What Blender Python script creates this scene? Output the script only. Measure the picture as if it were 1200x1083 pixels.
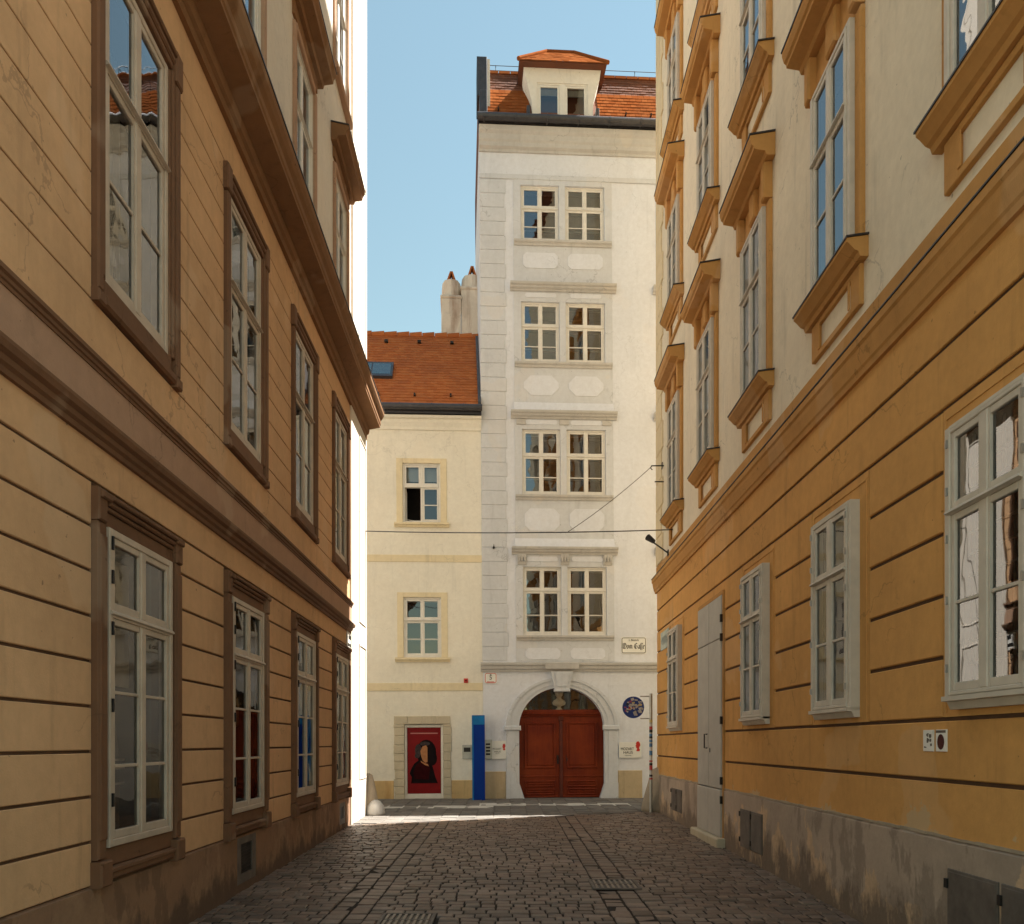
import bpy, bmesh, math, random
from mathutils import Vector, Matrix
R = math.radians
random.seed(7)
S = bpy.context.scene
for o in list(bpy.data.objects): bpy.data.objects.remove(o)
COL = S.collection

# ------------------------------------------------------------------ camera, sky, sun, exposure
cam = bpy.data.cameras.new('camera'); camo = bpy.data.objects.new('camera', cam); COL.objects.link(camo)
camo.location = (0, 0, 1.7); camo.rotation_euler = (R(90), 0, 0)
cam.sensor_width = 36; cam.sensor_fit = 'HORIZONTAL'; cam.lens = 27.9
cam.shift_x = 5/1200; cam.shift_y = 0.2746
cam.clip_start = 0.05; cam.clip_end = 2000
S.camera = camo
SUN_EL, SUN_AZ = 59.4, 25.0          # azimuth from +X towards +Y
w = bpy.data.worlds.new('World'); S.world = w; w.use_nodes = True
nt = w.node_tree
sky = nt.nodes.new('ShaderNodeTexSky'); sky.sky_type = 'NISHITA'; sky.sun_disc = False
sky.sun_elevation = R(SUN_EL); sky.sun_rotation = R(90 - SUN_AZ)
sky.air_density = 1.6; sky.dust_density = 0.0; sky.ozone_density = 0.5
bg = nt.nodes['Background']; bg.inputs['Strength'].default_value = 0.05
tint = nt.nodes.new('ShaderNodeMix'); tint.data_type = 'RGBA'; tint.blend_type = 'MULTIPLY'; tint.inputs[0].default_value = 1
tint.inputs[7].default_value = (.93, .93, .74, 1)          # slightly hazy, less violet air
nt.links.new(sky.outputs[0], tint.inputs[6]); nt.links.new(tint.outputs[2], bg.inputs[0])
sl = bpy.data.lights.new('sun', 'SUN'); sl.energy = 5.0; sl.angle = R(0.5); sl.color = (1, .955, .88)
so = bpy.data.objects.new('sun', sl); COL.objects.link(so)
sd = Vector((math.cos(R(SUN_EL))*math.cos(R(SUN_AZ)), math.cos(R(SUN_EL))*math.sin(R(SUN_AZ)), math.sin(R(SUN_EL))))
so.rotation_euler = sd.to_track_quat('Z', 'Y').to_euler(); so.location = sd*60
S.view_settings.view_transform = 'Standard'; S.view_settings.look = 'None'
S.view_settings.gamma = 1; S.view_settings.exposure = 2.02
S.render.engine = 'CYCLES'
try:
    S.cycles.max_bounces = 10; S.cycles.diffuse_bounces = 6; S.cycles.glossy_bounces = 5; S.cycles.transparent_max_bounces = 16
except Exception: pass

# ------------------------------------------------------------------ materials
def newmat(name):
    m = bpy.data.materials.new(name); m.use_nodes = True
    n = m.node_tree.nodes; l = m.node_tree.links
    return m, n, l, n['Principled BSDF']
def nd(n, t, **k):
    x = n.new(t)
    for a, b in k.items(): setattr(x, a, b)
    return x
def noise(n, l, vec, scale, detail=6, rough=.6, stretch=None):
    if stretch:
        mp = nd(n, 'ShaderNodeMapping'); mp.inputs['Scale'].default_value = stretch; l.new(vec, mp.inputs[0]); vec = mp.outputs[0]
    t = nd(n, 'ShaderNodeTexNoise'); t.inputs['Scale'].default_value = scale; t.inputs['Detail'].default_value = detail
    t.inputs['Roughness'].default_value = rough; l.new(vec, t.inputs['Vector']); return t.outputs[0]
def ramp(n, l, fac, a, b, ca=(0,0,0,1), cb=(1,1,1,1)):
    r = nd(n, 'ShaderNodeValToRGB'); r.color_ramp.elements[0].position = a; r.color_ramp.elements[1].position = b
    r.color_ramp.elements[0].color = ca; r.color_ramp.elements[1].color = cb; l.new(fac, r.inputs[0]); return r.outputs[0]
def mixc(n, l, fac, a, b, mode='MIX'):
    m = nd(n, 'ShaderNodeMix', data_type='RGBA', blend_type=mode)
    for s, v in ((0, fac), (6, a), (7, b)):
        if isinstance(v, (int, float)): m.inputs[s].default_value = v
        elif isinstance(v, tuple): m.inputs[s].default_value = v if len(v) == 4 else (*v, 1)
        else: l.new(v, m.inputs[s])
    return m.outputs[2]
def mth(n, l, op, a, b=0.0):
    m = nd(n, 'ShaderNodeMath', operation=op)
    for s, v in ((0, a), (1, b)):
        if isinstance(v, (int, float)): m.inputs[s].default_value = v
        else: l.new(v, m.inputs[s])
    return m.outputs[0]
def bump(n, l, p, h, strength, dist=.01):
    b = nd(n, 'ShaderNodeBump'); b.inputs['Strength'].default_value = strength; b.inputs['Distance'].default_value = dist
    l.new(h, b.inputs['Height']); l.new(b.outputs[0], p.inputs['Normal'])
def pos(n): return nd(n, 'ShaderNodeNewGeometry').outputs['Position']
def sc(c, k): return tuple(min(1, x*k) for x in c)

def plaster(name, c, var=.12, streak=.25, rough=.88, bmp=.35, stain=None, dist=.006, wear=1.0):
    m, n, l, p = newmat(name); v = pos(n)
    big = noise(n, l, v, .55, 5, .6); fine = noise(n, l, v, 9, 8, .7)
    col = mixc(n, l, ramp(n, l, big, .3, .7), sc(c, 1-var), sc(c, 1+var))
    col = mixc(n, l, ramp(n, l, fine, .25, .75), mixc(n, l, 1.0, col, (.86,.85,.84), 'MULTIPLY'), col)
    st = noise(n, l, v, 1.6, 6, .65, (1.6, 1.6, .22))
    col = mixc(n, l, mth(n, l, 'MULTIPLY', ramp(n, l, st, .52, .78), streak), col, stain or sc(c, .55))
    sp = noise(n, l, v, 2.6, 9, .75)
    col = mixc(n, l, mth(n, l, 'MULTIPLY', ramp(n, l, sp, .60, .68), wear*.45), col, sc(c, .66))
    rp = noise(n, l, v, .75, 3, .45)
    col = mixc(n, l, mth(n, l, 'MULTIPLY', ramp(n, l, rp, .585, .60), wear*.28), col, mixc(n, l, .5, sc(c, 1.15), (.62,.50,.36)))
    dr = noise(n, l, v, 5.5, 4, .55, (1.0, 1.0, .10))
    col = mixc(n, l, mth(n, l, 'MULTIPLY', ramp(n, l, dr, .60, .74), wear*.35), col, sc(c, .5))
    ch = noise(n, l, v, 14, 3, .5)
    col = mixc(n, l, mth(n, l, 'MULTIPLY', ramp(n, l, ch, .735, .75), wear*.7), col, sc(c, .35))
    vr = nd(n, 'ShaderNodeTexVoronoi', feature='DISTANCE_TO_EDGE'); vr.inputs['Scale'].default_value = .55
    wv = nd(n, 'ShaderNodeVectorMath', operation='ADD'); nz = nd(n, 'ShaderNodeTexNoise'); nz.inputs['Scale'].default_value = 3; nz.inputs['Detail'].default_value = 8
    sv = nd(n, 'ShaderNodeVectorMath', operation='SCALE'); sv.inputs['Scale'].default_value = .7
    l.new(v, nz.inputs['Vector']); l.new(nz.outputs['Color'], sv.inputs[0]); l.new(v, wv.inputs[0]); l.new(sv.outputs[0], wv.inputs[1]); l.new(wv.outputs[0], vr.inputs['Vector'])
    ck = mth(n, l, 'MULTIPLY', mth(n, l, 'LESS_THAN', vr.outputs['Distance'], .0045), ramp(n, l, noise(n, l, v, .9, 2), .50, .58))
    col = mixc(n, l, mth(n, l, 'MULTIPLY', ck, wear*.38), col, sc(c, .35))
    l.new(col, p.inputs['Base Color']); p.inputs['Roughness'].default_value = rough
    p.inputs['Specular IOR Level'].default_value = .25
    h = mth(n, l, 'ADD', mth(n, l, 'MULTIPLY', noise(n, l, v, 5, 4), 1.2), noise(n, l, v, 70, 5))
    bump(n, l, p, h, bmp, dist)
    return m
def simple(name, c, rough=.6, metal=0, var=.1, scale=8, bmp=.1, spec=.4):
    m, n, l, p = newmat(name); v = pos(n)
    f = noise(n, l, v, scale, 6, .65)
    l.new(mixc(n, l, ramp(n, l, f, .3, .7), sc(c, 1-var), sc(c, 1+var)), p.inputs['Base Color'])
    p.inputs['Roughness'].default_value = rough; p.inputs['Metallic'].default_value = metal
    p.inputs['Specular IOR Level'].default_value = spec
    if bmp: bump(n, l, p, noise(n, l, v, scale*6, 4), bmp, .003)
    return m
M = {}
M['left_plaster'] = plaster('tan plaster', (.70,.425,.225), .13, .30)
M['left_trim'] = plaster('brown painted trim', (.20,.10,.052), .18, .35, .75, .3)
M['left_frieze'] = plaster('mauve brown frieze', (.46,.28,.18), .08, .25)
M['left_cornice'] = plaster('ochre brown cornice', (.26,.13,.056), .15, .3, .8)
M['left_cream'] = plaster('cream plaster', (.76,.69,.59), .06, .2)
M['right_plaster'] = plaster('ochre plaster', (.74,.39,.125), .13, .30)
M['right_trim'] = plaster('ochre trim plaster', (.58,.30,.095), .12, .3, .85)
M['right_cream'] = plaster('pale cream plaster', (.86,.755,.585), .06, .25)
M['white_plaster'] = plaster('white plaster', (.775,.79,.835), .04, .16, wear=.45)
M['grey_plaster'] = plaster('pale grey plaster', (.67,.68,.70), .06, .18)
M['cornice_grey'] = plaster('grey stone moulding', (.58,.555,.52), .1, .35)
M['yellow_plaster'] = plaster('pale yellow plaster', (.87,.82,.70), .05, .2, wear=.5)
M['yellow_trim'] = plaster('yellow ochre band', (.82,.70,.47), .06, .2)
M['stone'] = plaster('sandstone', (.60,.52,.38), .12, .3)
M['plinth_yellow'] = plaster('stained yellow plinth', (.66,.46,.22), .2, .8, stain=(.40,.2,.06))
M['plinth_beige'] = plaster('stained beige plinth', (.55,.43,.27), .2, .8, stain=(.36,.2,.07))
M['chimney'] = plaster('weathered chimney plaster', (.74,.65,.53), .2, 1.0, stain=(.25,.12,.06))
M['guard'] = plaster('guard stone', (.42,.34,.25), .25, .5)
M['sill_metal'] = simple('dark sheet metal', (.045,.04,.04), .45, .4, .3)
M['gutter'] = simple('dark grey gutter metal', (.07,.066,.07), .4, .5, .2)
M['frame_white'] = simple('white window paint', (.72,.68,.61), .45, 0, .08, 5, .08)
M['frame_cream'] = simple('cream window paint', (.62,.55,.455), .5, 0, .1, 5, .1)
M['frame_beige'] = simple('beige window paint', (.52,.42,.32), .5, 0, .14, 5, .12)
M['frame_grey'] = simple('grey window paint', (.40,.36,.31), .55, 0, .12, 5, .1)
M['door_grey'] = simple('grey painted metal', (.50,.47,.42), .5, 0, .1, 3, .15)
M['iron'] = simple('dark iron', (.035,.03,.028), .5, .6, .4, 10)
M['steel'] = simple('brushed steel', (.42,.40,.37), .4, .7, .15, 6)
M['hatch'] = simple('worn hatch metal', (.155,.13,.11), .6, .2, .3, 5, .25)
M['bust'] = simple('bust plaster', (.66,.55,.42), .7)
M['blue'] = simple('blue painted column', (.002,.032,.25), .5, 0, .12, 2, .03, .12)
M['blue_light'] = simple('light blue column edge', (.012,.16,.42), .5, 0, .2, 3, .03, .15)
M['black'] = simple('black enamel', (.012,.011,.011), .4, 0, .1, 8, 0)
M['enamel'] = simple('white enamel', (.80,.78,.72), .3, 0, .05, 6, 0)
M['red'] = simple('red enamel', (.55,.03,.02), .35, 0, .08, 6, 0)
M['sign_blue'] = simple('blue sign enamel', (.015,.045,.26), .35, 0, .1, 6, 0)
M['sign_green'] = simple('pale green glass sign', (.46,.52,.44), .25, 0, .08, 6, 0)
M['dim'] = simple('faded lettering', (.22,.25,.24), .6, 0, .1, 6, 0)
M['poster_red'] = simple('poster red', (.20,.006,.008), .5, 0, .12, 3, 0, .15)
M['poster_dark'] = simple('poster black', (.012,.007,.008), .45, 0, .3, 9, 0, .03)
M['poster_coat'] = simple('poster dark red coat', (.035,.004,.005), .45, 0, .4, 9, 0, .03)
M['poster_skin'] = simple('poster face', (.42,.19,.085), .45, 0, .25, 12, 0, .03)
M['poster_grey'] = simple('poster grey', (.06,.045,.045), .45, 0, .4, 18, 0, .03)
M['poster_pale'] = simple('poster pale line', (.45,.18,.16), .45, 0, .1, 12, 0)
M['board_cream'] = simple('cream board', (.42,.34,.25), .7, 0, .2, 3, .05)
M['cloth_red'] = simple('dark red cloth', (.085,.02,.014), .9, 0, .4, 5, .2)
M['cloth_skin'] = simple('sand coloured cloth', (.42,.27,.16), .9, 0, .3, 5, .2)
M['board_blue'] = simple('grey blue board', (.12,.155,.19), .6, 0, .3, 3, 0)
M['board_orange'] = simple('orange board', (.50,.13,.05), .6, 0, .25, 4, 0)
M['curtain'] = simple('white net curtain', (.55,.52,.46), .9, 0, .1, 6, .1)
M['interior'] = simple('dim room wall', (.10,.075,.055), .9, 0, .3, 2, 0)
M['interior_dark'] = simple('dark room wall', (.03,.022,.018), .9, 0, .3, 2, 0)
M['lamp_glass'] = simple('grey lamp glass', (.42,.44,.42), .25, 0, .1, 4, 0)
M['cable'] = simple('black cable', (.02,.018,.017), .6, 0, .1, 8, 0)
M['dormer'] = plaster('dormer render', (.76,.72,.65), .04, .1)
M['roof_dark'] = None

def glass(name, ior=1.85, wave=.25, tint=(.95,.97,1)):
    m, n, l, p = newmat(name); n.remove(p); out = n['Material Output']
    g = nd(n, 'ShaderNodeBsdfGlossy'); g.inputs['Roughness'].default_value = .012; g.inputs['Color'].default_value = (*tint, 1)
    t = nd(n, 'ShaderNodeBsdfTransparent'); t.inputs['Color'].default_value = (.80,.82,.80,1)
    fr = nd(n, 'ShaderNodeFresnel'); fr.inputs['IOR'].default_value = ior
    mx = nd(n, 'ShaderNodeMixShader'); l.new(fr.outputs[0], mx.inputs[0]); l.new(t.outputs[0], mx.inputs[1]); l.new(g.outputs[0], mx.inputs[2])
    b = nd(n, 'ShaderNodeBump'); b.inputs['Strength'].default_value = wave; b.inputs['Distance'].default_value = .012
    l.new(noise(n, l, pos(n), 2.2, 2, .4), b.inputs['Height'])
    l.new(b.outputs[0], g.inputs['Normal']); l.new(b.outputs[0], fr.inputs['Normal'])
    l.new(mx.outputs[0], out.inputs[0]); return m
M['glass'] = glass('window glass', 2.1)
M['glass_old'] = glass('old wavy window glass', 1.9, .12)
M['glass_dim'] = glass('shop window glass', 1.5, .3)
M['glass_bright'] = glass('clear window glass', 2.7, .2)

def plinth_mat(name, base, bare, damp, hi):
    m, n, l, p = newmat(name); v = pos(n)
    sx = nd(n, 'ShaderNodeSeparateXYZ'); l.new(v, sx.inputs[0]); z = sx.outputs[2]
    col = mixc(n, l, ramp(n, l, noise(n, l, v, 1.3, 8, .7), .35, .65), sc(base, .8), sc(base, 1.2))
    # bare patches: edges follow noise, stretched downwards
    a = noise(n, l, v, 1.5, 7, .62, (1, 1, .55))
    f = mth(n, l, 'SUBTRACT', a, mth(n, l, 'MULTIPLY', mth(n, l, 'SUBTRACT', z, .35), .35))
    col = mixc(n, l, mth(n, l, 'MULTIPLY', ramp(n, l, f, .485, .505), .9), col, mixc(n, l, ramp(n, l, noise(n, l, v, 7, 7, .7), .35, .65), sc(bare, .8), sc(bare, 1.15)))
    b = noise(n, l, v, 2.1, 8, .65, (1, 1, .4))
    col = mixc(n, l, mth(n, l, 'MULTIPLY', ramp(n, l, b, .545, .575), .65), col, sc(base, .45))
    d = mth(n, l, 'SUBTRACT', noise(n, l, v, 2.6, 8, .7, (1, 1, .5)), mth(n, l, 'MULTIPLY', z, hi))
    col = mixc(n, l, mth(n, l, 'MULTIPLY', ramp(n, l, d, .27, .40), .9), col, damp)
    col = mixc(n, l, .25, col, mixc(n, l, noise(n, l, v, 30, 6, .7), sc(base, .5), sc(base, 1.5)))
    l.new(col, p.inputs['Base Color']); p.inputs['Roughness'].default_value = .9
    bump(n, l, p, mth(n, l, 'ADD', noise(n, l, v, 8, 8, .7), mth(n, l, 'MULTIPLY', f, .8)), .5, .012)
    return m
M['right_plinth'] = plinth_mat('flaking grey plinth', (.44,.34,.26), (.68,.46,.27), (.085,.055,.036), .5)
M['left_plinth'] = plinth_mat('damp brown plinth', (.28,.155,.085), (.34,.20,.11), (.06,.038,.026), .75)

def peeling(name, c, pale):
    m = plaster(name, c, .13, .30); n = m.node_tree.nodes; l = m.node_tree.links; p = n['Principled BSDF']
    old = p.inputs['Base Color'].links[0].from_socket; v = pos(n)
    sx = nd(n, 'ShaderNodeSeparateXYZ'); l.new(v, sx.inputs[0])
    near = mth(n, l, 'SUBTRACT', 1.0, mth(n, l, 'MULTIPLY', mth(n, l, 'ABSOLUTE', mth(n, l, 'SUBTRACT', sx.outputs[2], 1.0)), 2.4))
    f = mth(n, l, 'ADD', mth(n, l, 'MULTIPLY', near, .20), noise(n, l, v, 1.9, 9, .68))
    col = mixc(n, l, mth(n, l, 'MULTIPLY', ramp(n, l, f, .745, .76), .8), old, pale)
    l.new(col, p.inputs['Base Color']); return m
M['right_low'] = peeling('peeling ochre plaster', (.74,.39,.125), (.62,.45,.26))

def stone_mat(name, cols, rough=.5):
    m, n, l, p = newmat(name); v = pos(n)
    g = nd(n, 'ShaderNodeNewGeometry')
    r = nd(n, 'ShaderNodeValToRGB'); r.color_ramp.interpolation = 'LINEAR'
    for i, c in enumerate(cols):
        e = r.color_ramp.elements[i] if i < 2 else r.color_ramp.elements.new(i/(len(cols)-1))
        e.position = i/(len(cols)-1); e.color = (*c, 1)
    l.new(g.outputs['Random Per Island'], r.inputs[0])
    col = mixc(n, l, ramp(n, l, noise(n, l, v, 16, 8, .7), .3, .7), mixc(n, l, 1.0, r.outputs[0], (.68,.67,.65), 'MULTIPLY'), r.outputs[0])
    col = mixc(n, l, mth(n, l, 'MULTIPLY', ramp(n, l, noise(n, l, v, .5, 5, .6), .42, .68), .35), col, (.05,.036,.027))
    l.new(col, p.inputs['Base Color'])
    rr = mth(n, l, 'ADD', mth(n, l, 'MULTIPLY', noise(n, l, v, 3, 5), .3), rough-.15); l.new(rr, p.inputs['Roughness'])
    bump(n, l, p, mth(n, l, 'ADD', noise(n, l, v, 22, 6, .65), noise(n, l, v, 120, 3)), .5, .006)
    return m
M['cobble'] = stone_mat('worn granite setts', [(.135,.088,.06), (.25,.175,.125), (.33,.24,.18), (.20,.142,.105), (.29,.19,.135), (.165,.122,.092)])
M['paver'] = stone_mat('grey paving setts', [(.15,.137,.12), (.20,.18,.158), (.17,.155,.137)], .7)
M['square'] = simple('added bounce paving', (.20,.18,.155), .85, 0, .12, 2, .2)
M['joint_brown'] = simple('dark groove paint', (.10,.052,.026), .9, 0, .25, 5, .1)
M['quoin_pale'] = plaster('pale yellow quoin plaster', (.80,.65,.42), .05, .15)
M['paver_joint'] = simple('sandy paving joint', (.12,.105,.09), .95, 0, .3, 9, .2)
M['grate'] = simple('worn grate iron', (.27,.23,.19), .5, .3, .25, 9, .2)
M['dirt'] = simple('dark joint dirt', (.028,.02,.015), .95, 0, .4, 14, .3)
M['sun_glint'] = simple('painted sun glint', (.52,.49,.44), .9, 0, .2, 9, .2)  # pale colour stands for slivers of sun between the setts

def tile_mat(name, c1, c2, c3, spec=.15):
    m, n, l, p = newmat(name); v = pos(n); g = nd(n, 'ShaderNodeNewGeometry')
    r = nd(n, 'ShaderNodeValToRGB'); r.color_ramp.elements[0].color = (*c1, 1); r.color_ramp.elements[1].color = (*c2, 1)
    l.new(g.outputs['Random Per Island'], r.inputs[0])
    col = mixc(n, l, mth(n, l, 'MULTIPLY', ramp(n, l, noise(n, l, v, 1.2, 7, .7), .45, .7), .6), r.outputs[0], c3)
    l.new(col, p.inputs['Base Color']); p.inputs['Roughness'].default_value = .9; p.inputs['Specular IOR Level'].default_value = spec
    bump(n, l, p, noise(n, l, v, 40, 5), .3, .006); return m
M['tile'] = tile_mat('red clay tiles', (.38,.112,.032), (.46,.155,.048), (.28,.09,.04))
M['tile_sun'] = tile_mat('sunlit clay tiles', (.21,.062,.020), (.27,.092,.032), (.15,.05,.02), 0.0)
M['tile_old'] = tile_mat('brown clay tiles', (.13,.055,.032), (.19,.075,.042), (.09,.05,.04))

def wood(name):
    m, n, l, p = newmat(name); v = pos(n)
    f = noise(n, l, v, 3.0, 8, .65, (9, 9, .6)); f2 = noise(n, l, v, 1.3, 4, .6)
    col = mixc(n, l, ramp(n, l, f, .3, .7), (.10,.012,.004), (.19,.025,.006))
    col = mixc(n, l, mth(n, l, 'MULTIPLY', ramp(n, l, f2, .4, .7), .6), col, (.26,.045,.009))
    l.new(col, p.inputs['Base Color']); p.inputs['Roughness'].default_value = .55; p.inputs['Specular IOR Level'].default_value = .2
    bump(n, l, p, f, .15, .004); return m
M['wood'] = wood('mahogany door wood')
M['wood_dark'] = simple('dark mahogany rail', (.10,.017,.008), .45, 0, .25, 6, .1)

# ------------------------------------------------------------------ mesh helpers; local frame: x = along the wall, y = into the wall, z = up; n = outwards
class MB:
    def __init__(s): s.v = []; s.f = []
    def quad(s, *p):
        b = len(s.v); s.v += [tuple(q) for q in p]; s.f.append(tuple(range(b, b+len(p))))
    def box(s, u0, u1, n0, n1, z0, z1, ch=0.0):
        """ch chamfers the outward (n1) face"""
        b = len(s.v); c = ch
        s.v += [(u0,-n0,z0),(u1,-n0,z0),(u1,-n0,z1),(u0,-n0,z1)]
        if c:
            k = n1-c
            s.v += [(u0,-k,z0),(u1,-k,z0),(u1,-k,z1),(u0,-k,z1),(u0+c,-n1,z0+c),(u1-c,-n1,z0+c),(u1-c,-n1,z1-c),(u0+c,-n1,z1-c)]
            s.f += [(b+3,b+2,b+1,b)]
            for a in (0, 4):
                for i in range(4):
                    j = (i+1) % 4; s.f.append((b+a+i, b+a+j, b+a+4+j, b+a+4+i))
            s.f.append((b+8,b+9,b+10,b+11))
        else:
            s.v += [(u0,-n1,z0),(u1,-n1,z0),(u1,-n1,z1),(u0,-n1,z1)]
            s.f += [(b+3,b+2,b+1,b),(b+4,b+5,b+6,b+7),(b,b+1,b+5,b+4),(b+1,b+2,b+6,b+5),(b+2,b+3,b+7,b+6),(b+3,b,b+4,b+7)]
    def prof(s, u0, u1, pts):
        """pts: (n, z) outline extruded along u, mitred ends left square"""
        b = len(s.v); k = len(pts)
        s.v += [(u0,-n,z) for n, z in pts] + [(u1,-n,z) for n, z in pts]
        for i in range(k):
            j = (i+1) % k; s.f.append((b+i, b+j, b+k+j, b+k+i))
        s.f.append(tuple(range(b+k-1, b-1, -1))); s.f.append(tuple(range(b+k, b+2*k)))
    def poly(s, pts, n0, n1):
        """pts: (u, z) outline, extruded from n0 to n1"""
        b = len(s.v); k = len(pts)
        s.v += [(u,-n0,z) for u, z in pts] + [(u,-n1,z) for u, z in pts]
        for i in range(k):
            j = (i+1) % k; s.f.append((b+i, b+j, b+k+j, b+k+i))
        s.f.append(tuple(range(b+k-1, b-1, -1))); s.f.append(tuple(range(b+k, b+2*k)))
    def tube(s, pts, r, seg=8, caps=True):
        pts = [Vector(p) for p in pts]; b = len(s.v); up = None
        for i, p in enumerate(pts):
            d = (pts[min(i+1, len(pts)-1)] - pts[max(i-1, 0)]).normalized()
            a = d.cross(Vector((0,0,1)) if abs(d.z) < .9 else Vector((1,0,0))).normalized(); c = d.cross(a)
            rr = r[i] if isinstance(r, (list, tuple)) else r
            for q in range(seg):
                t = 2*math.pi*q/seg; s.v.append(tuple(p + a*math.cos(t)*rr + c*math.sin(t)*rr))
        for i in range(len(pts)-1):
            for q in range(seg):
                e = (q+1) % seg; s.f.append((b+i*seg+q, b+i*seg+e, b+(i+1)*seg+e, b+(i+1)*seg+q))
        if caps:
            s.f.append(tuple(range(b+seg-1, b-1, -1))); e = b+(len(pts)-1)*seg; s.f.append(tuple(range(e, e+seg)))
    def lathe(s, prof, c=(0,0,0), seg=20, sx=1, sy=1):
        b = len(s.v)
        for r, z in prof:
            for q in range(seg):
                t = 2*math.pi*q/seg; s.v.append((c[0]+r*math.cos(t)*sx, c[1]+r*math.sin(t)*sy, c[2]+z))
        for i in range(len(prof)-1):
            for q in range(seg):
                e = (q+1) % seg; s.f.append((b+i*seg+q, b+i*seg+e, b+(i+1)*seg+e, b+(i+1)*seg+q))
        s.f.append(tuple(range(b+seg-1, b-1, -1))); e = b+(len(prof)-1)*seg; s.f.append(tuple(range(e, e+seg)))
    def build(s, name, mat, parent=None, loc=(0,0,0), smooth=False, mat2=None):
        me = bpy.data.meshes.new(name); me.from_pydata(s.v, [], s.f)
        bm = bmesh.new(); bm.from_mesh(me); 
        if not (isinstance(mat, str) and mat.startswith('glass')): bmesh.ops.recalc_face_normals(bm, faces=bm.faces)
        if smooth:
            for f in bm.faces: f.smooth = True
        bm.to_mesh(me); bm.free()
        me.materials.append(M[mat] if isinstance(mat, str) else mat)
        o = bpy.data.objects.new(name, me); COL.objects.link(o)
        if parent: o.parent = parent
        o.location = loc; return o
def tag(o, label=None, cat=None, group=None, kind=None):
    for k, v in (('label', label), ('category', cat), ('group', group), ('kind', kind)):
        if v: o[k] = v
    return o
def thing(name, label, cat, loc=(0,0,0), rot=(0,0,0), group=None):
    o = bpy.data.objects.new(name, None); COL.objects.link(o); o.empty_display_size = .3
    o.location = loc; o.rotation_euler = rot; return tag(o, label, cat, group)
KIDS = {}
def kids(o): return [c for c in bpy.data.objects if c.parent == o]
def copy_tree(o, parent=None, loc=None, skip=()):
    c = o.copy(); COL.objects.link(c); c.parent = parent
    if loc is not None: c.location = loc
    for ch in kids(o):
        if ch.name.split('.')[0] in skip: continue
        copy_tree(ch, c)
    return c

def shell(mb, u0, u1, z0, z1, n, openings, depth):
    us = sorted({u0, u1, *[o[0] for o in openings], *[o[1] for o in openings]}); zs = sorted({z0, z1, *[o[2] for o in openings], *[o[3] for o in openings]})
    us = [a for a in us if u0 <= a <= u1]; zs = [a for a in zs if z0 <= a <= z1]
    for i in range(len(us)-1):
        for j in range(len(zs)-1):
            cu, cz = (us[i]+us[i+1])/2, (zs[j]+zs[j+1])/2
            if any(o[0] < cu < o[1] and o[2] < cz < o[3] for o in openings): continue
            mb.quad((us[i],-n,zs[j]),(us[i+1],-n,zs[j]),(us[i+1],-n,zs[j+1]),(us[i],-n,zs[j+1]))
    for a, b, c, d in openings:
        k = -n+depth
        mb.quad((a,-n,c),(a,k,c),(a,k,d),(a,-n,d)); mb.quad((b,-n,c),(b,k,c),(b,k,d),(b,-n,d))
        mb.quad((a,-n,c),(b,-n,c),(b,k,c),(a,k,c)); mb.quad((a,-n,d),(b,-n,d),(b,k,d),(a,k,d))
def bands(mb, u0, u1, zlist, n0, n1, gap, blocks, ch=.006, vjoint=None):
    """rusticated courses between the groove heights, cut away where blocks (u0,u1,z0,z1) stand"""
    for i in range(len(zlist)-1):
        a, b = zlist[i]+gap/2, zlist[i+1]-gap/2
        cuts = sorted((max(o[0], u0), min(o[1], u1)) for o in blocks if o[2] < (a+b)/2 < o[3] and o[1] > u0 and o[0] < u1)
        x = u0; segs = []
        for c, d in cuts:
            if c > x+.01: segs.append((x, c))
            x = max(x, d)
        if u1 > x+.01: segs.append((x, u1))
        for c, d in segs: mb.box(c, d, n0, n1, a, b, ch)

# ------------------------------------------------------------------ windows
def sash_bars(mb, g, w, z0, z1, n, rows, st=.05, mid=.09, mun=.026, tk=.04):
    """two casement leaves in the field w x (z0..z1); rows = relative bar heights. Panes are added to g"""
    h = w/2
    for sgn in (-1, 1):
        a, b = (-h, -mid/2+.0) if sgn < 0 else (mid/2, h)
        so = a if sgn < 0 else b
        # stiles full height, rails butted between
        if sgn < 0: o0, o1, i0, i1 = a, a+st, b-.02, b
        else: i0, i1, o0, o1 = a, a+.02, b-st, b
        mb.box(o0, o1, n-tk, n, z0, z1, .005); mb.box(min(i0,i1), max(i0,i1), n-tk, n, z0, z1)
        x0, x1 = (o1, i0) if sgn < 0 else (i1, o0)
        mb.box(x0, x1, n-tk, n-.001, z0, z0+st*1.25, .005); mb.box(x0, x1, n-tk, n-.001, z1-st, z1, .005)
        zz = [z0+st*1.25]+[z0+(z1-z0)*r for r in rows]+[z1-st]
        for r in zz[1:-1]: mb.box(x0, x1, n-tk+.004, n-.006, r-mun/2, r+mun/2, .004)
        for i in range(len(zz)-1):
            lo = zz[i] + (mun/2 if i else 0); hi = zz[i+1] - (mun/2 if i < len(zz)-2 else 0)
            k = n-tk*.55; e = [random.uniform(-.0009, .0009) for _ in range(3)]
            g.quad((x0,-(k+e[0]),lo),(x1,-(k+e[1]),lo),(x1,-(k+e[1]+e[2]),hi),(x0,-(k+e[0]+e[2]),hi))
    mb.box(-mid/2, mid/2, n-tk, n+.008, z0, z1, .008)
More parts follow.
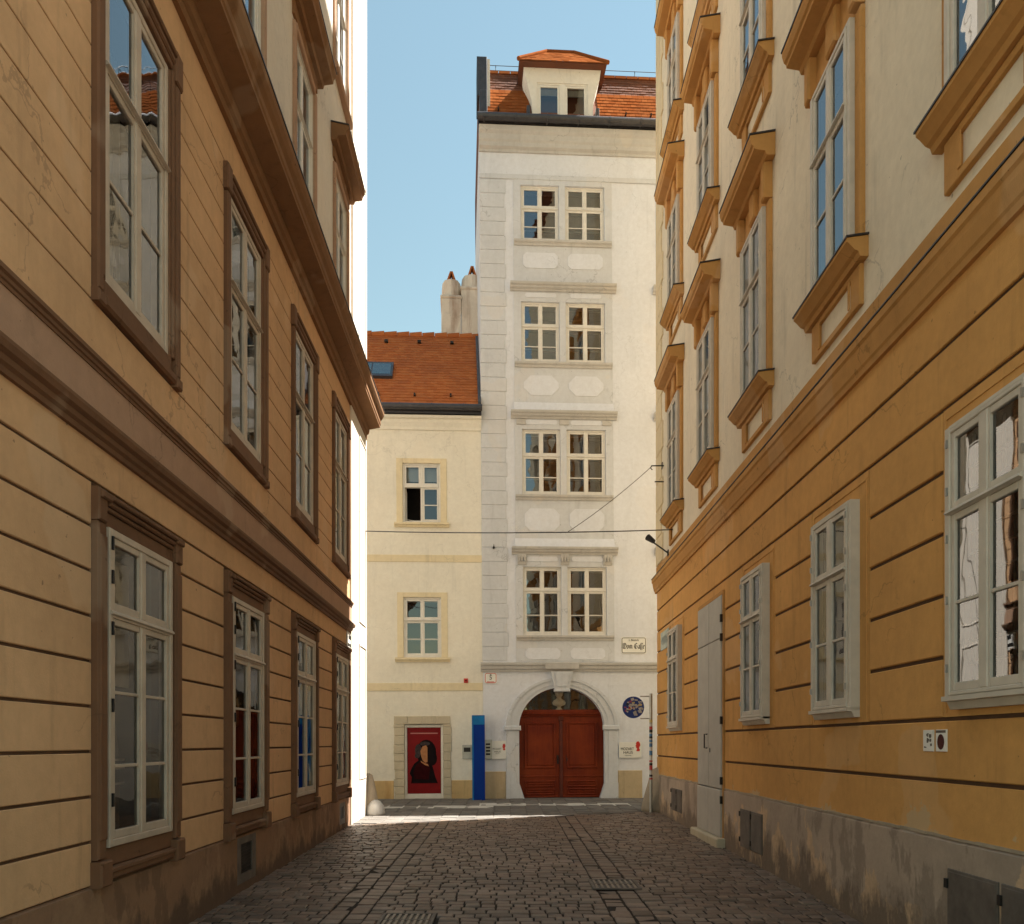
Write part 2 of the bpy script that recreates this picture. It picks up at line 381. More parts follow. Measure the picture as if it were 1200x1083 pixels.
def window(root, uc, z0, z1, w, n, transom, low, up, mat='frame_white', frame=.055, gm='glass', depth=.14, room='interior', roomd=.7, inner=False, tproud=.025, name='window', mid=.09, box=0):
    mb = MB(); g = MB(); H = z1-z0; t = transom-z0; h = w/2
    for sg in (-1, 1):
        a, b = (-h, -h+frame) if sg < 0 else (h-frame, h)
        mb.box(a, b, n-depth, n, 0, H, .006)
    mb.box(-h+frame, h-frame, n-depth, n-.002, 0, frame, .006)
    mb.box(-h+frame, h-frame, n-depth, n-.002, H-frame, H, .006)
    if t > 0:
        mb.box(-h+frame, h-frame, n-depth, n-.002, t-frame*.5, t+frame*.5, 0)
        mb.prof(-h+.01, h-.01, [(n+.001, t-.012), (n+tproud, t-.004), (n+tproud*.8, t+.012), (n+.001, t+.026)])
    fw = w-2*frame
    secs = [(frame, t-frame*.5, low), (t+frame*.5, H-frame, up)] if t > 0 else [(frame, H-frame, low)]
    for a, b, rows in secs: sash_bars(mb, g, fw, a, b, n-.012, rows, mid=mid)
    o = mb.build(name, mat, root, (uc, 0, z0))
    g.build('pane', gm, o)
    if inner:
        m2 = MB(); g2 = MB()
        for sg in (-1, 1):
            a, b = (-h+.01, -h+.07) if sg < 0 else (h-.07, h-.01)
            m2.box(a, b, n-depth-.16, n-depth-.10, .02, H-.02)
        for a, b in ((.02, .10), (t-.05, t+.05), (H-.10, H-.02)): m2.box(-h+.07, h-.07, n-depth-.16, n-depth-.105, a, b)
        m2.box(-.05, .05, n-depth-.16, n-depth-.10, .10, t-.05); m2.box(-.05, .05, n-depth-.16, n-depth-.10, t+.05, H-.10)
        for r in low:
            zz = frame + (t-1.5*frame)*r
            m2.box(-h+.07, -.05, n-depth-.15, n-depth-.11, zz-.015, zz+.015); m2.box(.05, h-.07, n-depth-.15, n-depth-.11, zz-.015, zz+.015)
        m2.build('inner_sash', mat, o)
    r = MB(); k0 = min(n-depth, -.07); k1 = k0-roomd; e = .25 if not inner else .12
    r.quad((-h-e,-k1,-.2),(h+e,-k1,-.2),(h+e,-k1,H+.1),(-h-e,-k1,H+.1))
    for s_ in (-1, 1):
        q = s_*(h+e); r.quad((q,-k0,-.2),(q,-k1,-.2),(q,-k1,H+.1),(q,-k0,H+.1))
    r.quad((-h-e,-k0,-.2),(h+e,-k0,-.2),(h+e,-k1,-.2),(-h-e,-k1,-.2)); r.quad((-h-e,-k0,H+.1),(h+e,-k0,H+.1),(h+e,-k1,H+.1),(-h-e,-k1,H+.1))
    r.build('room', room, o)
    return o
def curtain(win, w, z0, z1, n, parts, mat='curtain', amp=.025, name='curtain'):
    mb = MB()
    for a, b in parts:
        N = 26; b0 = len(mb.v)
        for i in range(N+1):
            u = a+(b-a)*i/N; d = amp*math.sin(i*1.9+a*7)+random.uniform(-.004,.004)
            mb.v += [(u*w, -(n+d), z0), (u*w, -(n+d*.6), z1)]
        for i in range(N): mb.f.append((b0+2*i, b0+2*i+2, b0+2*i+3, b0+2*i+1))
    return mb.build(name, mat, win, smooth=True)

# ================================================================== GROUND
def gz(y): return .013*(min(max(y, -40), 60)-7.5)
mb = MB()
ys = [-400, -40, 60, 400]
for i in range(3):
    mb.quad((-400,ys[i],gz(ys[i])),(400,ys[i],gz(ys[i])),(400,ys[i+1],gz(ys[i+1])),(-400,ys[i+1],gz(ys[i+1])))
tag(mb.build('ground', 'dirt'), kind='structure')
mb = MB(); mb.quad((-120,-120,gz(-120)+.004),(120,-120,gz(-120)+.004),(120,-40,gz(-40)+.004),(-120,-40,gz(-40)+.004)); mb.quad((-120,-40,gz(-40)+.004),(120,-40,gz(-40)+.004),(120,2.3,gz(2.3)+.004),(-120,2.3,gz(2.3)+.004))
tag(mb.build('added_bounce_paving', 'square'), kind='structure')  # unseen sheet added behind the camera to bounce sun into the street

def stone(mb, x0, x1, y0, y1, base, hgt, j=.005, c=.013):
    jt = lambda: random.uniform(-j, j)
    P = [(x0+jt(), y0+jt()), (x1+jt(), y0+jt()), (x1+jt(), y1+jt()), (x0+jt(), y1+jt())]
    cx, cy = (x0+x1)/2, (y0+y1)/2; b = len(mb.v); tl = random.uniform(-.03,.03), random.uniform(-.03,.03); hh = hgt+random.uniform(-.008,.007)
    def ring(ins, dz):
        for x, y in P:
            fx = x + (ins if x < cx else -ins); fy = y + (ins if y < cy else -ins)
            mb.v.append((fx, fy, base(y)+hh+dz+(0 if dz < -.04 else (fx-cx)*tl[0]+(fy-cy)*tl[1])))
    ring(0, -.05); ring(.002, -.014); ring(c*.45, -.004); ring(c*1.3, 0)
    for a in (0, 4, 8):
        for i in range(4):
            k = (i+1) % 4; mb.f.append((b+a+i, b+a+k, b+a+4+k, b+a+4+i))
    mb.f.append((b+12, b+13, b+14, b+15))
holes = [(.97, 1.53, 9.02, 9.60), (-1.22, -.70, 7.25, 7.80)]
def hit(x0, x1, y0, y1): return any(h[0]+.03 < (x0+x1)/2 < h[1]-.03 and h[2]+.03 < (y0+y1)/2 < h[3]-.03 for h in holes)
mb = MB(); strips = [(-1.78, -1.38), (1.02, 1.44)]
XL, XR = -3.35, 3.6; GAP = .011
def pave_top(x): return 15.45 + .41*(x+3.1)
y = 2.4
while y < 19.3:
    d = random.uniform(.135, .165)
    for a, b in ((XL, strips[0][0]), (strips[0][1], strips[1][0]), (strips[1][1], XR)):
        x = a + random.uniform(-.1, 0) if a == XL else a
        while x < b-.02:
            ww = random.uniform(.13, .235)
            x1 = x+ww
            if b-x1 < .09: x1 = b
            sk = .025*math.sin(x*.8+1.0)
            if not hit(x, x1, y+sk, y+d+sk) and y+d+sk < pave_top((x+x1)/2): stone(mb, x+GAP/2, x1-GAP/2, y+GAP/2+sk, y+d-GAP/2+sk, gz, .012)
            x = x1
    y += d
for a, b in strips:
    for k in range(2):
        x0 = a+(b-a)/2*k; x1 = x0+(b-a)/2; y = 2.4
        while y < pave_top(x0)-.25:
            d = random.uniform(.17, .27)
            for h in holes:
                if h[0]-.05 < (x0+x1)/2 < h[1]+.05:
                    if h[2] <= y+.02 < h[3]: y = h[3]
                    elif y < h[2] < y+d+.06: d = h[2]-y
            if not hit(x0, x1, y, y+d): stone(mb, x0+.008, x1-.008, y+.006, y+d-.006, gz, .008)
            y += d
tag(mb.build('cobbled_road', 'cobble'), kind='structure')
# paving of the cross street along the far houses: larger setts, some rows gapped wide over painted sun glints
mb = MB(); row = 0
while row < 22:
    y = 15.3+.35*row; x = -14.0; d = .35
    while x < 14.5:
        ww = .37; cx = x+ww/2
        ok = y > pave_top(cx) if -3.5 < cx < 3.7 else y > 17.3
        lim = 21.72+.059*cx
        A_, B_ = -3.2 < cx < -.35, -.95 < cx < 2.3
        gy0 = .055 if (A_ and row == 11) or (B_ and row == 13) else .008; gy1 = .055 if (A_ and row == 10) or (B_ and row == 12) else .008
        gx = .02 if (A_ and row in (10, 11)) or (-.95 < cx < 3.3 and row in (12, 13)) else .007
        if ok and min(y+d, lim)-y > .12: stone(mb, x+gx, x+ww-gx, y+gy0, min(y+d, lim)-gy1, gz, .012, .004, .010)
        x += ww
    row += 1
tag(mb.build('cross_street_paving', 'paver'), kind='structure')
mb = MB()
N = 24
for i in range(N):
    a, b = -14+28.5*i/N, -14+28.5*(i+1)/N
    pa = pave_top(a) if -3.5 < a < 3.7 else 17.5; pb = pave_top(b) if -3.5 < b < 3.7 else 17.5
    mb.quad((a,pa,gz(pa)+.004),(b,pb,gz(pb)+.004),(b,23.4,gz(23.4)+.004),(a,23.4,gz(23.4)+.004))
tag(mb.build('paving_joints', 'paver_joint'), kind='structure')
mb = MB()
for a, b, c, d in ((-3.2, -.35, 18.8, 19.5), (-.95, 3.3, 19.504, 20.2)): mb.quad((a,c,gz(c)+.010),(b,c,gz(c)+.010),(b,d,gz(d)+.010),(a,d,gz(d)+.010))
tag(mb.build('painted_sun_glints', 'sun_glint'), kind='structure')  # pale quads paint sun glints into the widened gaps

# ================================================================== LEFT TOWNHOUSE (tan, brown trim)
LH = thing('townhouse', 'tan and brown townhouse along the left side, with banded plaster and a heavy brown cornice', 'building', (-2.9, 0, 0), (0, 0, R(90.68)))
LC = [6.40 + 2.727*k for k in range(4)]
U0, U1 = 3.2, 17.28  # near end cut short out of view to let light in
low_open = [(c-.555, c+.555, .94, 3.28) for c in LC]
up_open = [(c-.555, c+.555, 5.11, 7.62) for c in LC]
top_open = [(c-.555, c+.555, 9.45, 11.85) for c in LC] + [(c-.555, c+.555, 13.75, 15.9) for c in LC]
mb = MB(); shell(mb, U0, U1, -.3, 8.4, -.02, low_open+up_open, .12); mb.build('groove_backing', 'joint_brown', LH); mb = MB()
surr_low = [(c-.742, c+.742, .60, 3.55) for c in LC]
gl = [.672 + .3225*k for k in range(10)]
PIL = 15.5
bands(mb, U0, PIL, gl, -.021, 0, .022, surr_low)
mb.box(U0, PIL, -.021, 0, gl[-1]+.011, 3.9, .004)
gu = [4.87+.301*k for k in range(11)]
surr_up = [(c-.742, c+.742, 4.8, 7.9) for c in LC]
mb.box(U0, PIL, -.021, 0, 4.40, gu[0]-.006, .003)
bands(mb, U0, PIL, gu, -.021, 0, .013, surr_up, .004)
mb.box(U0, PIL, -.021, 0, gu[-1]+.006, 8.36, .003)
mb.build('wall', 'left_plaster', LH)
mb = MB(); shell(mb, U0, U1, 8.4, 19.05, 0, top_open, .14); mb.build('upper_wall', 'left_cream', LH)
mb = MB(); mb.box(U0, U1-.01, -9.5, -1.2, -.3, 18.95); mb.box(U1-.35, U1-.002, -1.2, -.021, -.3, 18.95); mb.box(U0, U0+.3, -1.2, -.03, -.3, 18.95)
mb.build('end_wall', 'left_cream', LH)
mb = MB(); mb.prof(U0, U1+.2, [(.4, 19.0), (.4, 19.15), (-4.5, 19.9), (-9.6, 19.2), (-9.6, 19.0)]); mb.build('roof', 'tile_old', LH)
# plinth with cellar vents
mb = MB()
vents = [(8.78, 9.48, .12, .64), (14.45, 15.0, .2, .60)]
shell(mb, U0, U1, -.3, .660, .012, vents, .16); mb.quad((U0,-.012,.66),(U1,-.012,.66),(U1,.02,.672),(U0,.02,.672)); mb.quad((U1,-.012,-.3),(U1,.02,-.3),(U1,.02,.67),(U1,-.012,.66))
mb.build('plinth', 'left_plinth', LH)
for a, b, c, d in vents:
    mb = MB()
    mb.box(a+.01, a+.15, -.06, .006, c, d); mb.box(b-.15, b-.01, -.06, .006, c, d); mb.box(a+.15, b-.15, -.06, .004, c, c+.10); mb.box(a+.15, b-.15, -.06, .004, d-.08, d)
    o = mb.build('cellar_vent', 'hatch', LH)
    mb = MB(); mb.quad((a+.1,.012,c),(b-.1,.012,c),(b-.1,.012,d),(a+.1,.012,d))
    for i in range(9):
        z = c+.1+(d-c-.18)*(i+.5)/9; mb.box(a+.151, b-.151, -.010, -.004, z-.006, z+.006)
    mb.build('grille', 'iron', o)
# corner pilaster, widened in cream so the end strip reads as sunlit
mb = MB()
mb.box(PIL, U1, -.021, .035, -.2, 8.34, .006)
for z0, z1 in ((.95, 3.75), (4.2, 8.05)):
    a, b = PIL+.85, U1-.14
    mb.box(a, a+.035, .036, .052, z0, z1, .004); mb.box(b-.035, b, .036, .052, z0, z1, .004)
    mb.box(a+.035, b-.035, .036, .051, z1-.035, z1, .004); mb.box(a+.035, b-.035, .036, .051, z0, z0+.035, .004)
mb.box(PIL+.15, U1, 0, .04, 8.95, 18.9, .006); mb.box(PIL+.75, PIL+.79, .041, .055, 9.2, 18.8); mb.box(U1-.2, U1-.16, .041, .055, 9.2, 18.8)
mb.build('corner_pilaster', 'left_cream', LH)
# string course
mb = MB()
mb.prof(U0, PIL-.002, [(-.02,3.85),(.03,3.85),(.035,3.885),(.06,3.90),(.065,3.935),(.10,3.95),(.115,3.985),(.115,4.01),(-.02,4.03)]); mb.build('string_course', 'left_trim', LH)
mb = MB(); mb.box(U0, PIL-.002, -.02, .04, 4.03, 4.345); mb.build('frieze', 'left_frieze', LH)
mb = MB(); mb.prof(U0, PIL-.002, [(-.02,4.345),(.05,4.345),(.05,4.37),(.062,4.375),(.062,4.40),(.08,4.41),(.08,4.44),(-.02,4.47)]); mb.build('cap_moulding', 'left_trim', LH)
# main cornice
CP = [(-.01,8.30),(.05,8.30),(.05,8.40),(.085,8.42),(.10,8.47),(.10,8.52),(.33,8.56),(.33,8.60),(.345,8.62),(.345,8.70),(.36,8.72),(.385,8.75),(.415,8.81),(.42,8.85),(.42,8.88),(-.01,8.93)]
mb = MB(); mb.prof(U0, U1-.02, CP)
mb.build('cornice', 'left_cornice', LH)
mb = MB(); mb.prof(U0, U1, [(.43,8.882),(.43,8.905),(0.002,8.965),(0.002,8.94)]); mb.build('flashing', 'sill_metal', LH)

def left_surround_low(win):
    mb = MB(); z = .93
    B = lambda a, b, n0, n1, c, d, ch=.006: mb.box(a, b, n0, n1, c-z, d-z, ch)
    for s in (-1, 1):
        f = lambda a, b, *r: B(*(sorted((s*a, s*b))), *r)
        f(.625, .738, -.019, .05, .86, 3.295, .012); f(.566, .624, -.019, .022, .93, 3.29)
        f(.625, .75, -.019, .062, 3.298, 3.535, .012); f(.59, .74, .063, .085, 3.46, 3.515, .01)
        f(.585, .76, -.019, .082, .66, .85, .014)
        f(.63, .73, .051, .062, 1.0, 3.2, .006)
    B(-.624, .624, -.019, .02, 3.292, 3.40)
    B(-.588, .588, -.019, .042, 3.402, 3.435, .008); B(-.588, .588, -.019, .066, 3.437, 3.475, .012); B(-.588, .588, -.019, .088, 3.477, 3.515, .010)
    B(-.624, .624, -.019, .018, .79, .925)
    B(-.584, .584, -.019, .055, .69, .785, .016); B(-.584, .584, .056, .07, .745, .78, .006)
    return mb.build('surround', 'left_trim', win)
w0 = window(LH, LC[0], .93, 3.29, 1.13, .045, 2.66, (.33, .665), (), 'frame_beige', gm='glass_dim', depth=.1, room='interior', roomd=.55, tproud=.02, mid=.075)
left_surround_low(w0)
for z in (.35, 1.05, 1.62, 2.0, 2.25): mb = MB(); mb.box(-.545, -.525, .046, .062, z-.05, z+.05, .003); mb.build('hinge', 'iron', w0)
LW = [w0]+[copy_tree(w0, LH, (c, 0, .93)) for c in LC[1:]]

def left_surround_up(win):
    mb = MB(); z = 5.10
    B = lambda a, b, n0, n1, c, d, ch=.006: mb.box(a, b, n0, n1, c-z, d-z, ch)
    for s in (-1, 1):
        f = lambda a, b, *r: B(*(sorted((s*a, s*b))), *r)
        f(.655, .735, -.019, .05, 4.96, 7.55, .014); f(.60, .654, -.019, .034, 5.10, 7.64, .01); f(.566, .599, -.019, .016, 5.10, 7.62)
        f(.62, .765, -.019, .06, 7.56, 7.84, .014); f(.64, .75, -.019, .062, 4.86, 4.955, .014)
    B(-.60, .60, -.019, .034, 7.645, 7.70, .01); B(-.619, .619, -.019, .05, 7.702, 7.76, .014); B(-.619, .619, -.019, .072, 7.762, 7.80, .01)
    B(-.598, .598, -.019, .02, 4.975, 5.095); B(-.638, .638, -.019, .055, 4.88, 4.97, .02)
    return mb.build('surround', 'left_trim', win)
w1 = window(LH, LC[0], 5.10, 7.63, 1.13, .005, 6.71, (.5,), (), 'frame_beige', gm='glass', depth=.13, roomd=.6, tproud=.03)
left_surround_up(w1)
curtain(w1, 1.1, .1, 2.5, -.42, [(-.5, -.12), (.2, .5)])
for c in LC[1:]: copy_tree(w1, LH, (c, 0, 5.10))
# storeys above the cornice
def left_surround_top(win, hood=True):
    mb = MB()
    for s in (-1, 1):
        a = sorted((s*.566, s*.68)); mb.box(a[0], a[1], .001, .045, -.1, 2.46, .012)
    mb.box(-.565, .565, .001, .045, 2.41, 2.52, .012); mb.box(-.72, .72, .001, .10, -.22, -.1, .02)
    o = mb.build('surround', 'left_frieze', win)
    mb = MB(); mb.prof(-.84, .84, [(.001,2.72),(.10,2.72),(.12,2.78),(.26,2.80),(.27,2.86),(.31,2.92),(.31,2.96),(.001,3.02)])
    mb.box(-.70, .70, .001, .04, 2.53, 2.715)
    mb.build('hood', 'left_cornice', win)
    mb = MB(); mb.prof(-.85, .85, [(.318,2.962),(.318,2.98),(.002,3.045),(.002,3.025)]); mb.build('hood_flashing', 'sill_metal', win)
w2 = window(LH, LC[0], 9.44, 11.86, 1.13, -.02, 11.0, (.5,), (), 'frame_white', depth=.12, roomd=.6)
left_surround_top(w2)
for z in (9.44, 13.74):
    for i, c in enumerate(LC):
        if z < 10 and i == 0: continue
        if z > 10 and i < 2: continue
        copy_tree(w2, LH, (c, 0, z))

# ================================================================== RIGHT TOWNHOUSE (ochre)
RH = thing('townhouse', 'ochre townhouse along the right side, cream plaster above and a flaking grey plinth', 'building', (3.3, 0, 0), (0, 0, -R(90.43)))
RC = [5.41 + 2.665*k for k in range(5)]          # distances along the street; local u = -distance
E0, E1 = -18.27, -3.2  # near end stops out of view, opening the street to light
WH = .48
low_open = [(-c-WH+.02, -c+WH-.02, 2.07, 3.97) for i, c in enumerate(RC) if i != 3]
mb = MB(); shell(mb, E0, E1, -.3, 5.3, -.022, low_open, .12); mb.build('groove_backing', 'joint_brown', RH); mb = MB()
gr = [1.41+.475*k for k in range(8)]
sur = [(-c-.705, -c+.705, 1.885, 4.26) for i, c in enumerate(RC) if i != 3] + [(-14.05, -12.42, -.5, 4.26)]
bands(mb, E0, E1, gr, -.023, 0, .032, sur, .008)
mb.box(E0, E1, -.023, 0, gr[-1]+.016, 5.25, .006)
mb.build('wall', 'right_plaster', RH)
mb = MB(); bands(mb, E0, E1, [.972, 1.41], -.023, 0, .032, [(-14.05, -12.42, -.5, 4.26)], .004); mb.build('wall_base', 'right_low', RH)
for i, c in enumerate(RC):
    if i == 3: continue
    mb = MB(); a, b = -c-.69, -c+.69
    mb.box(a, -c-WH-.001, -.021, -.004, 1.90, 4.245); mb.box(-c+WH+.001, b, -.021, -.004, 1.90, 4.245)
    mb.box(-c-WH, -c+WH, -.021, -.004, 1.90, 2.03); mb.box(-c-WH, -c+WH, -.021, -.004, 4.01, 4.245)
    for q in (a+.03, b-.05): mb.box(q, q+.02, -.003, .004, 1.93, 4.18)
    mb.box(a+.05, b-.05, -.003, .0045, 4.16, 4.18)
    mb.build('window_panel', 'right_plaster', RH)
# plinth
mb = MB()
shell(mb, E0, E1, -.3, .955, .02, [(-14.0, -12.47, -.29, .9549)], .05)
for a, b in ((E0, -14.0), (-12.47, E1)): mb.quad((a,-.02,.955),(b,-.02,.955),(b,.022,.985),(a,.022,.985))
mb.quad((E0,-.02,-.3),(E0,.02,-.3),(E0,.02,.97),(E0,-.02,.955))
mb.build('plinth', 'right_plinth', RH)
for a, b in ((E0, -14.06), (-12.41, E1)):
    mb = MB(); x = a
    while x < b:
        y = min(b, x+random.uniform(.1, .3)); mb.box(x, y, -.02, .006+random.uniform(0, .014), .975, .99+random.uniform(0,.012)); x = y
    mb.build('plinth_lip', 'board_cream', RH)
def hatch(y0, y1, z0, z1, n=2):
    mb = MB(); wd = (y1-y0-.04*(n-1))/n
    for i in range(n):
        a = -y1+i*(wd+.04); mb.box(a, a+wd, .014, .034, z0, z1, .004)
        mb.box(a+.02, a+wd-.02, .034, .038, z0+.02, z1-.02, .003)
    o = mb.build('utility_hatch', 'hatch', RH)
    for i in range(n):
        a = -y1+i*(wd+.04)
        for z in (z0+.12*(z1-z0), z1-.2*(z1-z0)): mb = MB(); mb.box(a-.02, a+.02, .036, .05, z, z+.07); mb.build('hinge', 'iron', o)
hatch(10.45, 11.45, .22, .76); hatch(15.45, 16.45, .33, .78); hatch(4.7, 5.98, .02, .76)
# string course
mb = MB(); mb.prof(E0-.09, E1, [(-.01,5.15),(.035,5.15),(.045,5.20),(.06,5.22),(.085,5.33),(.09,5.38),(.11,5.40),(.11,5.47),(-.01,5.50)]); mb.build('string_course', 'right_trim', RH)
mb = MB(); mb.prof(E0-.10, E1, [(.119,5.474),(.119,5.488),(.003,5.518),(.003,5.503)]); mb.build('flashing', 'sill_metal', RH)
mb = MB(); mb.box(E0, E1, .001, .022, 5.52, 5.73, .004); mb.build('base_band', 'right_trim', RH)
ups = [6.52, 10.70, 14.25]
mb = MB(); shell(mb, E0, E1, 5.25, 25.5, 0, [(-c-WH+.02, -c+WH-.02, z+.03, z+(2.08 if z < 7 else 1.74)) for c in RC for z in ups], .14); mb.build('upper_wall', 'right_cream', RH)
mb = MB(); mb.box(E0+.01, E1, -9.5, -1.2, -.3, 25.4); mb.box(E0+.002, E0+.35, -1.2, -.023, -.3, 25.4); mb.box(E1-.3, E1-.002, -1.2, -.024, -.3, 25.4); mb.build('end_wall', 'right_cream', RH)
mb = MB(); mb.prof(E0-.02, E1, [(.4, 25.4), (.4, 25.55), (-4.5, 26.0), (-9.6, 25.55), (-9.6, 25.4)]); mb.build('roof', 'tile_old', RH)
# corner pilaster of blocks
mb = MB(); z = 5.75; k = 0
while z < 24.7:
    mb.box(E0, E0+(.62 if k % 2 else .78), .001, .03, z, z+.60, .012); z += .62; k += 1
mb.build('corner_quoin', 'quoin_pale', RH)
# ground-floor windows: outer casements in a box frame standing proud
def box_casing(win, H, n):
    mb = MB()
    for s in (-1, 1):
        a = sorted((s*.445, s*.50)); mb.box(a[0], a[1], -.021, n-.012, -.03, H+.03, .006)
    mb.box(-.444, .444, -.021, n-.012, H+.001, H+.035, .006); mb.prof(-.50, .50, [(-.021,-.10),(.05,-.10),(n-.03,-.045),(n+.012,-.04),(n+.012,-.005),(-.021,-.004)])
    return mb.build('casing', 'frame_cream', win)
g0 = window(RH, -RC[0], 2.05, 4.0, .885, .105, 3.385, (.5,), (), 'frame_cream', frame=.03, gm='glass_old', depth=.06, room='interior_dark', roomd=.6, tproud=.03)
box_casing(g0, 1.95, .105)
for s in (-1, 1):
    for z in (.2, .7, 1.15, 1.5, 1.85): mb = MB(); mb.box(*sorted((s*.428, s*.444)), .106, .122, z-.03, z+.03); mb.build('hinge', 'steel', g0)
for i in (1, 2, 4): copy_tree(g0, RH, (-RC[i], 0, 2.05))
mb = MB()                                   # wrought grille behind the near casement
for i in range(8): mb.box(-.42+.12*i-.008, -.42+.12*i+.008, -.09, -.074, .03, 1.93)
for i in range(12): mb.box(-.44, .44, -.072, -.058, .08+.16*i-.008, .08+.16*i+.008)
mb.build('grille', 'steel', g0)
# shuttered metal door
mb = MB()
mb.box(-14.02, -13.235, -.023, .05, .98, 3.35, .01); mb.box(-13.225, -12.45, -.023, .05, .98, 3.35, .01)
mb.box(-14.02, -13.235, -.023, .048, 3.36, 4.03, .01); mb.box(-13.225, -12.45, -.023, .048, 3.36, 4.03, .01)
mb.box(-14.02, -13.235, -.023, .062, .22, .965, .01); mb.box(-13.225, -12.45, -.023, .062, .22, .965, .01)
dr = mb.build('door', 'door_grey', RH)
mb = MB(); mb.box(-14.045, -12.425, -.021, -.002, 4.102, 4.243, .003); mb.build('door_panel', 'right_plaster', RH)
mb = MB(); z = .97
while z < 24.9: mb.box(E0-.022, E0+.001, -9.4, -.031, z, z+.445, .006); z += .475
mb.build('end_wall_courses', 'quoin_pale', RH)
mb = MB(); mb.box(E0-.004, E0+.0005, -9.4, -.032, -.2, 25.0); mb.build('groove_backing', 'joint_brown', RH)
mb = MB(); mb.box(-12.448, -12.40, -.02, .03, .2, 4.1); mb.box(-14.07, -14.022, -.02, .03, .2, 4.1); mb.box(-14.02, -12.45, -.02, .03, 4.04, 4.1); mb.build('door_frame', 'right_trim', dr)
mb = MB()
for z in (.75, 1.05, 2.0, 3.3, 3.6): mb.box(-12.447, -12.41, .031, .07, z, z+.12)
mb.tube([(-13.32,-.052,1.62),(-13.32,-.10,1.62),(-13.32,-.10,1.85),(-13.32,-.052,1.85)], .012); mb.box(-13.16,-13.12,.051,.056,1.55,1.62)
mb.build('handle', 'iron', dr)
mb = MB(); mb.box(-14.12, -12.30, -.02, .16, -.1, .215, .02); mb.build('door_step', 'stone', RH)
# upper windows with sill, apron and hood
def right_upper(win, H, hood_h):
    mb = MB()
    for s in (-1, 1):
        a = sorted((s*.445, s*.50)); mb.box(a[0], a[1], .001, .10, -.03, H+.03, .006)
    mb.box(-.444, .444, .001, .10, H+.001, H+.035, .006)
    mb.build('casing', 'frame_cream', win)
    mb = MB(); t = hood_h
    for s in (-1, 1):
        a = sorted((s*.502, s*.63)); mb.box(a[0], a[1], .001, .05, -.02, H+.04, .014)
        a = sorted((s*.40, s*.60)); mb.box(a[0], a[1], .001, .045, -.66, -.275, .008)
        a = sorted((s*.50, s*.63)); mb.box(a[0], a[1], .001, .12, H+.06, t-.005, .02)
        a = sorted((s*.36, s*.40)); mb.box(a[0], a[1], .046, .056, -.60, -.33)
    mb.box(-.50, .50, .001, .05, H+.04, H+.14, .014); mb.box(-.498, .498, .001, .03, H+.145, t-.005)
    mb.box(-.12, .12, .031, .09, H+.15, t-.005, .02)
    mb.box(-.399, .399, .001, .0455, -.66, -.60, .004); mb.box(-.399, .399, .001, .0455, -.335, -.275, .004)
    mb.build('surround', 'right_trim', win)
    mb = MB(); mb.box(-.398, .398, .001, .012, -.599, -.337); mb.build('apron_panel', 'right_cream', win)
    mb = MB(); mb.prof(-.70, .70, [(.001,-.27),(.08,-.27),(.095,-.225),(.13,-.21),(.175,-.16),(.205,-.135),(.205,-.10),(.001,-.075)]); mb.build('sill', 'right_trim', win)
    mb = MB(); mb.prof(-.715, .715, [(.215,-.103),(.215,-.085),(.002,-.055),(.002,-.073)]); mb.build('sill_flashing', 'sill_metal', win)
    mb = MB(); mb.prof(-.74, .74, [(.001,t),(.11,t),(.13,t+.05),(.27,t+.075),(.275,t+.11),(.30,t+.13),(.32,t+.20),(.32,t+.24),(.001,t+.29)]); mb.build('hood', 'right_trim', win)
    mb = MB(); mb.prof(-.75, .75, [(.33,t+.243),(.33,t+.262),(.002,t+.315),(.002,t+.295)]); mb.build('hood_flashing', 'sill_metal', win)
r0 = window(RH, -RC[0], 6.50, 8.60, .885, .113, 7.86, (.5,), (), 'frame_cream', frame=.03, gm='glass', depth=.06, roomd=.7, tproud=.02)
right_upper(r0, 2.10, 2.62)
curtain(r0, .88, .05, 2.05, -.45, [(-.5, -.1), (.1, .5)])
for c in RC[1:]: copy_tree(r0, RH, (-c, 0, 6.50))
r1 = window(RH, -RC[0], 10.68, 12.45, .885, .113, 11.80, (.5,), (), 'frame_cream', frame=.03, gm='glass', depth=.06, roomd=.7, tproud=.02)
right_upper(r1, 1.77, 2.36)
for c in RC[1:]: copy_tree(r1, RH, (-c, 0, 10.68))
for c in RC[1:]: copy_tree(r1, RH, (-c, 0, 14.25))

# ================================================================== WHITE TOWNHOUSE AT THE END
FROT = (0, R(-.37), R(3.38))
WHT = thing('townhouse', 'tall white townhouse closing the street, with grey window bays and an arched wooden gate', 'building', (0, 21.7, 0), FROT)
BAYS = [1.612, 5.56, 9.51]
F = [(4.65, 6.53), (8.50, 10.30), (12.13, 13.79), (15.45, 16.98)]
X0, X1 = -.655, 15.0
PC, PW, SP, RISE = 1.50, 1.178, 2.12, 1.10
ops = []
for b in BAYS:
    for z0, z1 in F: ops += [(b-1.157, b-.10, z0, z1), (b+.068, b+1.156, z0, z1)]
ops.append((PC-PW, PC+PW, -.3, SP+RISE))
mb = MB(); shell(mb, X0, X1, -.3, 18.7, 0, ops, .13)
NA = 28
arc = [(PC-PW*math.cos(math.pi*i/NA), SP+RISE*math.sin(math.pi*i/NA)) for i in range(NA+1)]
for i in range(NA):
    (a, za), (b, zb) = arc[i], arc[i+1]; T = SP+RISE
    if za < T-1e-6 or zb < T-1e-6: mb.quad((a,0,za),(b,0,zb),(b,0,T),(a,0,T))
    mb.quad((a,0,za),(b,0,zb),(b,.30,zb),(a,.30,za))
mb.box(X0, X0+.3, -6, -.001, -.3, 18.7); mb.box(X0+.3, X1, -6.3, -6, -.3, 18.7)
mb.build('wall', 'white_plaster', WHT)
mb = MB(); mb.box(X0+.31, X1, -5.9, -1.3, -.2, 18.6); mb.build('room_block', 'interior_dark', WHT)
